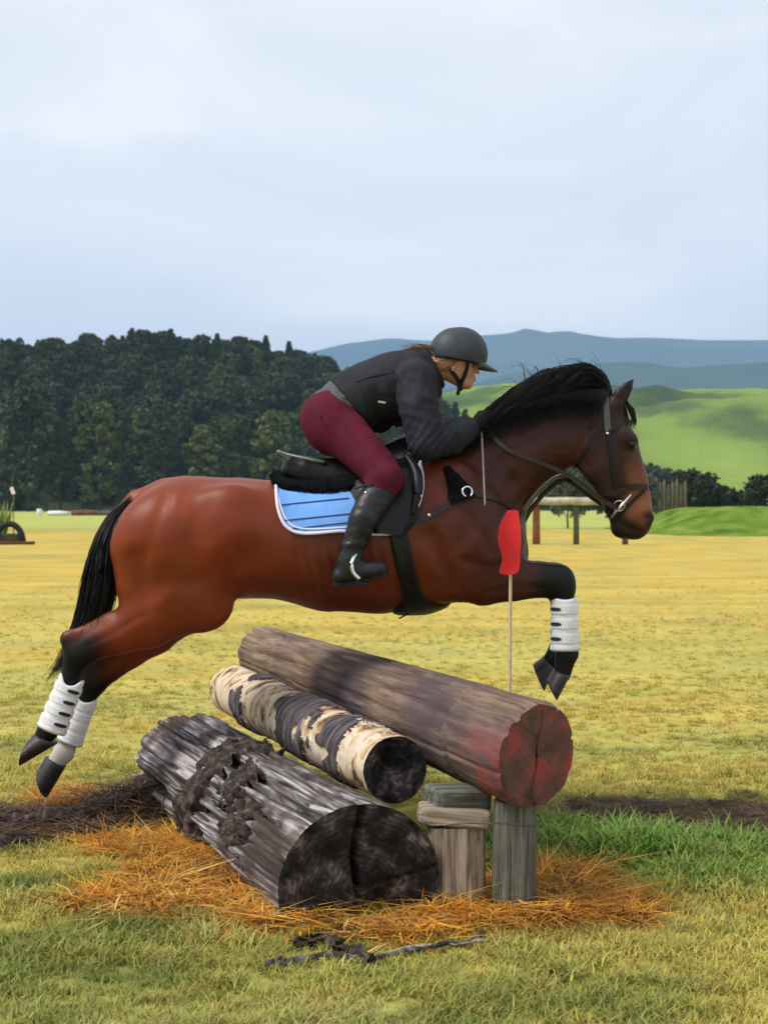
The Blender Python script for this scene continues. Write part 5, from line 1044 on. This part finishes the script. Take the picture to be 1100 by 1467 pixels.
# ------------------------------------------------------------------ the rider
m_skin = pmat('skin', (0.58, 0.29, 0.215), 0.5, 0.10, 25, 0.1, 0.35, bdist=0.002); m_jacket = pmat('navy_jacket', (0.0165, 0.0155, 0.0245), 0.75, 0.25, 14, 0.5, 0.25, bscale=26, bdist=0.006)
m_vest = pmat('charcoal_vest', (0.019, 0.0195, 0.025), 0.8, 0.2, 16, 0.3, 0.2, bscale=60, bdist=0.004); m_black = pmat('black_webbing', (0.008, 0.008, 0.010), 0.75, 0.2, 40, 0.3); m_hem = pmat('grey_hem', (0.085, 0.085, 0.098), 0.8, 0.2, 30, 0.4)
m_mar = pmat('maroon_breeches', (0.092, 0.0095, 0.024), 0.8, 0.15, 16, 0.3, 0.12, bscale=40, bdist=0.004); m_boot = pmat('black_riding_boot', (0.014, 0.014, 0.017), 0.42, 0.25, 20, 0.25, 0.32, bdist=0.004)
m_sole2 = pmat('boot_sole', (0.012, 0.012, 0.013), 0.8, 0.2, 30, 0.2); m_helm = pmat('matt_helmet', (0.030, 0.036, 0.042), 0.55, 0.10, 60, 0.08, 0.4); m_glove = pmat('black_glove', (0.006, 0.006, 0.007), 0.7, 0.2, 40, 0.3, 0.15); m_hairb = pmat('brown_hair', (0.24, 0.115, 0.050), 0.5, 0.5, 30, 0, 0.4)
def rp_(px, py, lat=0.0): return P(px, py, HY + lat)
def rchain(pts, k=0.03):                               # (px, py, lat, r, lateral r)
    q = [(rp_(e_[0], e_[1], e_[2]), e_[3], e_[4] if len(e_) > 4 else e_[3]) for e_ in pts]
    CID[0] += 1; return [cap(a[0], b_[0], a[1], b_[1], a[2], b_[2], k, cid=CID[0]) for a, b_ in zip(q[:-1], q[1:])]
def flank(px, py, gap):                                # lateral offset that leaves a gap to the horse's side
    h_, _ = cast(px, py); return h_[1] - HY - gap
kl, cl_, al = flank(553, 687, 0.105), flank(522, 738, 0.085), flank(508, 790, 0.075)
TOR = [(480, 602, 0, .105, .150), (502, 582, 0, .098, .140), (532, 567, 0, .102, .142), (566, 556, 0, .110, .155), (592, 545, 0, .095, .150), (608, 532, 0, .068, .10)]
torso = rchain(TOR, 0.04); neck = rchain([(606, 534, 0, .062), (622, 526, 0, .056), (640, 520, 0, .054)])
hd = rchain([(650, 509, 0, .087, .074), (655, 507, 0, .088, .075)]) + rchain([(658, 519, 0, .064, .060), (661, 532, 0, .051, .052), (667, 545, 0, .030, .034)], 0.02) + rchain([(646, 534, 0, .038, .050), (663, 548, 0, .026, .032)], 0.02)
hd += rchain([(678.5, 522, 0, .009, .010), (682.5, 530, 0, .0085, .010), (684, 533.5, 0, .0088, .012)], 0.012) + rchain([(677, 516, 0, .014, .044), (677.5, 517, 0, .014, .044)], 0.02) + rchain([(677.5, 540.5, 0, .0085, .018), (677.2, 541, 0, .0085, .018)], 0.008) + rchain([(675.8, 545.4, 0, .0085, .016), (675.5, 546, 0, .0085, .016)], 0.008) + rchain([(671.5, 552, 0, .0135, .017), (671, 552, 0, .0135, .017)], 0.012)
for s in (-1, 1):
    hd += [dict(q, sub=True) for q in rchain([(679.5, 522.5, s * .030, .008, .012), (679.5, 523, s * .030, .008, .012)], 0.010)] + rchain([(671, 531, s * .036, .014, .014), (670, 532, s * .036, .014, .014)], 0.02)
    hd += rchain([(650, 519, s * .072, .012, .009), (648, 530, s * .070, .008, .008)], 0.01)             # ears
arms = []; legs = []; ARM = {}; LEG = {}
for s in (-1, 1):
    ARM[s] = [(594, 546, s * .150, .064), (600, 585, s * .205, .058), (611, 636, s * .235, .050), (645, 628, s * .185, .043), (672, 613, s * .115, .032)]
    LEG[s] = [(484, 610, s * .10, .100), (522, 646, s * abs(kl) * 0.66, .081), (552, 686, s * abs(kl), .062), (522, 738, s * abs(cl_), .052), (501, 797, s * abs(al), .036)]
    arms += rchain(ARM[s], 0.03); legs += rchain(LEG[s], 0.04)
    legs += rchain([(466, 598, s * .075, .098, .095), (474, 612, s * .08, .10, .10)], 0.05); legs += rchain([(492, 816, s * abs(al), .032), (540, 814, s * abs(al), .022, .032)], 0.03)
hands = []
for s in (-1, 1): hands += rchain([(672, 613, s * .115, .030), (690, 607, s * .080, .034, .026)], 0.03)
slim = lambda ps, g: [dict(q, ra=q['ra'] * g, rb=q['rb'] * g, la=q['la'] * g, lb=q['lb'] * g) for q in ps]
BV, BF = sdf_mesh(slim(torso, 0.85) + neck + hd + slim(arms + legs, 0.70) + slim(hands, 0.72), 0.0055, 0, 1)
rider = mobj('person', BV, BF, m_skin); tag(rider, 'rider in dark jacket, maroon breeches and black boots crouched forward over the horse neck', 'person'); RB_ = bvh_of(BV, BF)
m_iris = pmat('eye_dark', (0.05, 0.03, 0.02), 0.15, 0.1, 10, 0); m_lip = pmat('lips', (0.36, 0.10, 0.085), 0.45, 0.1, 20, 0)
for s in (-1, 1): v, f = uv_ball(rp_(675.6, 523, s * .031), 0.0105, 10); mobj('eye', v, f, m_iris, rider)
for y0 in (541.5, 545.2): v, f = tube(cat([rp_(674.5, y0 + 1, -.020), rp_(678.5, y0, -.010), rp_(680.0, y0, 0), rp_(678.5, y0, .010), rp_(674.5, y0 + 1, .020)], 13), 0.0042 * np.sin(np.linspace(0.3, 2.84, 13)), 7); mobj('lip', v, f, m_lip, rider)
for s in (-1, 1): v, f = tube(cat([rp_(673, 518.5, s * .048), rp_(678.5, 517, s * .034), rp_(681, 518, s * .016)], 9), 0.0032, 6); mobj('eyebrow', v, f, m_hairb, rider)
def cloth(name, prims, grow, mat, fold, fs, parent=rider, h=0.0075, cuts=(), sm=2, seed=1, dirn=None, creases=()):
    V, F = sdf_mesh(prims, h, grow, sm, cuts); N = normals(V, F)
    p_ = V * fs; d_ = (ridge(p_ * (np.array(dirn) if dirn is not None else 1), seed, 2) - 0.6) * fold + (fbm(p_ * 2.3, seed + 5, 2) - 0.5) * fold * 0.7; V = V + N * d_[:, None]
    for c_, a_, R_c, lam, amp in creases:
        q_ = (V - c_) @ nrm(a_); d2 = ((V - c_) ** 2).sum(1); sw = np.sin(2 * math.pi * q_ / lam + 9 * fbm(V * 6, seed + 9, 2)); V = V + N * (amp * (1 - np.abs(sw) * 1.6) * np.exp(-d2 / R_c ** 2))[:, None]
    return mobj(name, V, F, mat, parent), V, F
nD = nrm(rp_(640, 515) - rp_(606, 534)); wD = nrm(rp_(462, 612) - rp_(502, 580))
jacket, JV, JF = cloth('jacket', slim(torso, 0.95) + sum([rchain([(p_[0], p_[1], p_[2], p_[3] * 1.0) for p_ in ARM[s]], 0.05) for s in (-1, 1)], []), 0.018, m_jacket, 0.014, 9, cuts=((rp_(622, 524), nD), (rp_(470, 600), wD)), seed=401, h=0.0065, creases=sum([[(rp_(612, 636, z_ * .235), rp_(640, 625, z_ * .19) - rp_(600, 600, z_ * .2), .09, .062, .007), (rp_(600, 590, z_ * .2), (0.3, 0, 1.0), .09, .085, .005), (rp_(592, 550, z_ * .16), (1.0, 0, 0.5), .08, .07, .006), (rp_(655, 622, z_ * .16), (1.0, 0, 0.4), .06, .045, .005)] for z_ in (-1, 1)], []))
vest, VV, VF = cloth('body_protector', rchain([(497, 585, 0, .108, .150), (532, 567, 0, .104, .148), (566, 556, 0, .112, .156), (590, 547, 0, .098, .135), (604, 536, 0, .074, .085)], 0.04), 0.036, m_vest, 0.007, 7, cuts=((rp_(614, 528), nD), (rp_(503, 581), wD)), seed=411)
VB = bvh_of(VV, VF); 
JB = bvh_of(JV, JF)
strap('side_strap', [(531, 552), (536, 575), (545, 600), (548, 625)], 0.030, 0.008, m_black, vest, VB, 0.0, both=True); strap('side_strap', [(560, 545), (568, 570), (572, 600), (568, 628)], 0.034, 0.008, m_black, vest, VB, 0.0, both=True)
strap('lace_panel', [(536, 572), (555, 578), (574, 582)], 0.045, 0.010, m_black, vest, VB, 0.002, both=True); strap('lace_panel', [(534, 606), (552, 612), (572, 616)], 0.045, 0.010, m_black, vest, VB, 0.002, both=True)
for pp in ([(508, 540), (520, 560), (527, 590), (526, 610)], [(548, 524), (556, 545), (558, 560)], [(583, 515), (578, 530), (576, 548)], [(510, 548), (530, 540), (560, 534), (578, 530)]): strap('seam', pp, 0.005, 0.0025, m_black, vest, VB, 0.0, both=True)
strap('size_tag', [(541, 574), (552, 575)], 0.008, 0.002, m_pipe, vest, VB, 0.012, both=False)
cloth('hem', rchain(TOR[:3], 0.04), 0.030, m_hem, 0.010, 12, jacket, 0.0065, ((rp_(473, 600), wD), (rp_(510, 576), -wD)), 1, 415)
cr_ = [rp_(616, 525) + 0.086 * (np.array([0, 1.0, 0]) * math.cos(q) * 0.95 + nrm(np.cross(nD, (0, 1.0, 0))) * math.sin(q)) for q in np.linspace(0, 2 * math.pi, 33)]; v, f = tube(np.array(cr_), 0.019, 9, caps=False); mobj('collar', v, f, m_vest, jacket)
for s in (-1, 1):                                      # cuff
    a_, b_ = rp_(660, 620, s * .145), rp_(675, 611, s * .108); v, f = tube([a_, (a_ + b_) / 2, b_], [0.050, 0.053, 0.044], 16); mobj('cuff', v, f, m_jacket, jacket)
kd = nrm(rp_(530, 725, -abs(kl)) - rp_(556, 684, -abs(kl)))
brc, QV, QF = cloth('breeches', rchain([(480, 602, 0, .105, .150), (490, 594, 0, .10, .14)], 0.04) + sum([rchain(LEG[s][:3] + [(538, 712, s * abs(kl), .056)], 0.04) + rchain([(468, 598, s * .075, .094, .092), (475, 611, s * .08, .094, .095)], 0.05) for s in (-1, 1)], []), 0.010, m_mar, 0.005, 8, cuts=((rp_(500, 578), -wD), (rp_(541, 706, -abs(kl)), nrm(kd * [1, 0, 1]))), seed=421, creases=sum([[(rp_(500, 612, z_ * .12), (0.5, 0, 1.0), .09, .04, .005), (rp_(540, 690, z_ * abs(kl)), (0.6, 0, -0.8), .06, .026, .004), (rp_(470, 640, z_ * .1), (0.2, 0, 1.0), .06, .03, .004)] for z_ in (-1, 1)], []))
QB = bvh_of(QV, QF)
strap('seam', [(478, 596), (500, 618), (525, 650), (546, 686)], 0.004, 0.0018, m_mar, brc, QB, 0.0, both=True); strap('seam', [(446, 584), (462, 604), (482, 640), (512, 676)], 0.004, 0.0018, m_mar, brc, QB, 0.0, both=True); strap('pocket_flap', [(443, 584), (452, 592), (460, 598)], 0.014, 0.003, m_mar, brc, QB, 0.0, both=True)
for s in (-1, 1):
    A_ = abs(al); bt = rchain([(546, 700, s * abs(kl), .058), (530, 727, s * (abs(kl) + abs(cl_)) / 2, .055), (520, 744, s * abs(cl_), .048), (505, 785, s * A_, .037), (499, 806, s * A_, .038)], 0.03) + rchain([(487, 824, s * A_, .028, .030), (513, 819, s * A_, .036, .040), (545, 815, s * A_, .022, .034)], 0.025)
    bo, _, _ = cloth('riding_boot', bt, 0.005, m_boot, 0.008, 12, h=0.006, cuts=((rp_(549, 690, s * abs(kl)), nrm((rp_(549, 690) - rp_(530, 727)))),), seed=431, dirn=(0.6, 0.6, 2.0), creases=((rp_(503, 795, s * A_), (0.3, 0, 1.0), .06, .024, .006),))
    sp_ = cat([rp_(482, 835, s * A_), rp_(500, 833, s * A_), rp_(515, 830, s * A_), rp_(548, 823, s * A_)], 14); v, f = ribbon(sp_, np.tile([0, 0, -1.0], (14, 1)), np.interp(np.arange(14), [0, 1, 4, 7, 11, 13], [.040, .056, .052, .066, .074, .04]), 0.012); mobj('sole', v, f, m_sole2, bo, False)
    v, f = box(rp_(486, 837, s * A_), 0.050, 0.052, 0.022, bev=0.004); mobj('heel', v, f, m_sole2, bo, False)
    v, f = tube([rp_(509, 700, s * (abs(kl) + .02)), rp_(528, 694, s * (abs(kl) + .062)), rp_(548, 690, s * (abs(kl) + .05))], 0.004, 6); mobj('boot_rim', v, f, m_boot, bo)
    v, f = uv_ball(rp_(524, 706, s * (abs(kl) + .064)), 0.007, 8); mobj('zip_pull', v, f, m_steel, bo)
# stirrups belong to the saddle: iron and leather
for s in (-1, 1):
    A_ = abs(al); nr, fr_ = A_ + 0.062, A_ - 0.058; sp_ = cat([rp_(517, 788, s * A_), rp_(508, 797, s * (nr - .02)), rp_(504, 808, s * nr), rp_(506, 820, s * nr), rp_(515, 830, s * nr)], 20); v, f = tube(sp_, np.linspace(0.006, 0.009, 20), 8); si = mobj('stirrup_iron', v, f, m_steel, sad)
    sp_ = cat([rp_(517, 788, s * A_), rp_(512, 797, s * (fr_ + .02)), rp_(510, 810, s * fr_), rp_(512, 822, s * fr_), rp_(518, 830, s * fr_)], 20); v, f = tube(sp_, np.linspace(0.006, 0.009, 20), 8); mobj('stirrup_branch', v, f, m_steel, si)
    v, f = box(rp_(518, 835, s * A_), 0.050, 0.128, 0.010, rot('Y', 0.12), 0.003); mobj('tread', v, f, m_sole2, si, False)
    lf = cat([rp_(552, 700, s * abs(flank(552, 700, .04))), rp_(540, 735, s * abs(flank(540, 735, .045))), rp_(526, 765, s * abs(flank(526, 765, .04))), rp_(517, 789, s * A_)], 20); v, f = ribbon(lf, np.tile([0, s * 1.0, 0], (20, 1)), 0.026, 0.005); mobj('stirrup_leather', v, f, m_leather, sad, False)
# gloves
for s in (-1, 1):
    wr, hc = rp_(672, 613, s * .115), rp_(691, 606, s * .078); f_ = nrm(hc - wr); o_ = np.array([0, s * 1.0, 0]); o_ = nrm(o_ - f_ * (o_ @ f_)); u_ = np.cross(f_, o_) * (1 if np.cross(f_, o_)[2] > 0 else -1)
    gp = [cap(wr, hc, .031, .030, k=0.02), cap(hc - u_ * .020, hc + u_ * .020, .026, .026, k=.02), cap(hc + f_ * .022 - u_ * .026, hc + f_ * .022 + u_ * .026, .019, .019, k=.015)]
    for i, ln in enumerate((1.0, 1.1, 1.03, 0.84)):
        a_ = hc + f_ * .030 + u_ * (.029 - .0195 * i) + o_ * .004; b_ = a_ + f_ * .026 * ln - o_ * .012; c_ = b_ - o_ * .028 * ln - f_ * .006; d_ = c_ - f_ * .026 * ln + o_ * .004
        gp += [cap(a_, b_, .0105, .0098, k=.004), cap(b_, c_, .0098, .0092, k=.004), cap(c_, d_, .0092, .0080, k=.004)]
    a_ = hc - f_ * .012 + u_ * .022 - o_ * .008; b_ = a_ + f_ * .026 + u_ * .018 - o_ * .006; c_ = b_ + f_ * .028 - u_ * .004 - o_ * .008; gp += [cap(a_, b_, .0145, .0115, k=.01), cap(b_, c_, .0112, .0090, k=.006)]
    v, f = sdf_mesh(gp, 0.0042, 0, 1); gl = mobj('glove', v, f, m_glove, rider); v, f = tube([wr - f_ * .004, wr + f_ * .010], [.036, .035], 14); mobj('wrist_band', v, f, m_black, gl)
v, f = tube(cat([rp_(688.4, 596, -.094), rp_(690, 628, -.112), rp_(692.5, 680, -.20), rp_(694.5, 724, -.262)], 20), np.linspace(0.0055, 0.0030, 20), 7); cp = root('riding_crop', rp_(691, 650, -.15), 'thin pale riding crop hanging down from the gloved hand', 'crop'); m_crop = pmat('crop_shaft', (0.36, 0.27, 0.25), 0.5, 0.2, 40, 0.1); mobj('shaft', v, f, m_crop, cp)
v, f = tube([rp_(688.2, 592, -.094), rp_(688.6, 600, -.097), rp_(689.6, 618, -.105)], [0.009, 0.008, 0.0075], 8); mobj('handle', v, f, m_black, cp)
# helmet
hel = root('helmet', rp_(655, 520), 'matt charcoal riding helmet with peak and black chin strap on the rider', 'helmet')
cn = nrm(np.array([-0.185, 0, -1.0])); v, f = sdf_mesh(rchain([(653, 508, 0, .112, .098), (660, 507, 0, .110, .096)], 0.02), 0.005, 0, 2, cuts=((rp_(655, 519), cn),)); N = normals(v, f); mobj('shell', v, f, m_helm, hel)
er = []
for q in np.linspace(0, 2 * math.pi, 49): er.append(rp_(656.5, 517.6) + nrm(np.array([1, 0, -0.185])) * math.cos(q) * 0.117 + np.array([0, 1, 0]) * math.sin(q) * 0.0975)
v, f = tube(np.array(er), 0.0055, 8, caps=False); mobj('rim_trim', v, f, m_black, hel)
fd = nrm(rp_(709, 529) - rp_(683, 514)); V = []; nu_, nv_ = 25, 10
for lay in (0, 1):
    for i in range(nu_):
        u = -1 + 2 * i / (nu_ - 1)
        for j in range(nv_):
            q = j / (nv_ - 1); base = rp_(656.5, 515.5) + np.array([1, 0, -0.185]) * 0.112 * math.sqrt(max(0, 1 - (0.86 * u) ** 2)) + np.array([0, 1, 0]) * 0.098 * 0.86 * u
            V.append(base + fd * (q * 0.066 * math.sqrt(max(0.0, 1 - u * u)) - 0.010) + np.array([0, 0, -0.012 * u * u * q + (0.004 * (1 - q) + 0.0015) * (1 if lay else -1)]))
g_ = grid_faces(nu_, nv_); n_ = nu_ * nv_; F = [tuple(x_) for x_ in (g_ + n_)] + [tuple(x_)[::-1] for x_ in g_]
F += [(i * nv_ + nv_ - 1, i * nv_ + nv_ - 1 + n_, (i + 1) * nv_ + nv_ - 1 + n_, (i + 1) * nv_ + nv_ - 1) for i in range(nu_ - 1)]; mobj('peak', V, F, m_helm, hel)
HB2 = RB_
for s in (-1, 1):
    for pp in ([(670, 519), (667.5, 532), (662, 545), (657, 556)], [(640, 519), (646, 530), (655, 543), (659, 552)]):
        q = cat([rp_(a_, b_, s * (0.079 if b_ < 530 else 0.066 if b_ < 540 else 0.050 if b_ < 550 else 0.030)) for a_, b_ in pp], 14); v, f = ribbon(q, np.tile([0, s * 1.0, 0.0], (14, 1)), 0.016, 0.004); mobj('chin_strap', v, f, m_black, hel, False)
v, f = tube(cat([rp_(658, 553, -.032), rp_(659, 559, 0), rp_(658, 553, .032)], 9), 0.010, 6, flat=0.4); mobj('chin_strap', v, f, m_black, hel)
v, f = tube([rp_(659, 553, -.036), rp_(655, 566, -.036)], [0.010, 0.007], 6, flat=0.4); mobj('strap_end', v, f, m_black, hel)
# hair gathered at the nape and blown back, with locks by the ear
hs = []
for q in range(460):
    if q < 330: a_ = [rp_(628 + rnd.uniform(-6, 8), 506 + rnd.uniform(-4, 14), rnd.uniform(-.06, .06)), rp_(616 + rnd.gauss(0, 2), 503 + rnd.gauss(0, 3), rnd.uniform(-.05, .04)), rp_(603 + rnd.gauss(0, 3), 500 + rnd.gauss(0, 3), rnd.uniform(-.06, .03)), rp_(590 + rnd.gauss(0, 7), 504 + rnd.gauss(0, 5), rnd.uniform(-.07, .03))]
    else: z_ = -1 if q < 410 else 1; a_ = [rp_(652 + rnd.uniform(-8, 8), 514 + rnd.uniform(-3, 3), z_ * .076), rp_(642 + rnd.gauss(0, 4), 520 + rnd.gauss(0, 3), z_ * .082), rp_(630 + rnd.gauss(0, 4), 524 + rnd.gauss(0, 4), z_ * .074), rp_(620 + rnd.gauss(0, 4), 523 + rnd.gauss(0, 4), z_ * .055)]
    hs.append(cat(a_, 9))
strands(hs, 0.0034, 'hair', m_hairb, rider)

# ------------------------------------------------------------------ haze: even air from the camera to the far hills
hz, t, b = node_mat('haze_air'); t.nodes.remove(b); pv_ = t.nodes.new('ShaderNodeVolumePrincipled'); pv_.inputs['Color'].default_value = (0.40, 0.62, 1.0, 1); pv_.inputs['Density'].default_value = HAZE; pv_.inputs['Anisotropy'].default_value = 0.0
t.links.new(pv_.outputs[0], t.nodes['Material Output'].inputs['Volume'])
v, f = box((0, 3600, 327), 14300, 9000, 660); hb = mobj('haze', v, [q[::-1] for q in f] if False else f, hz, None, False); tag(hb, kind='stuff')
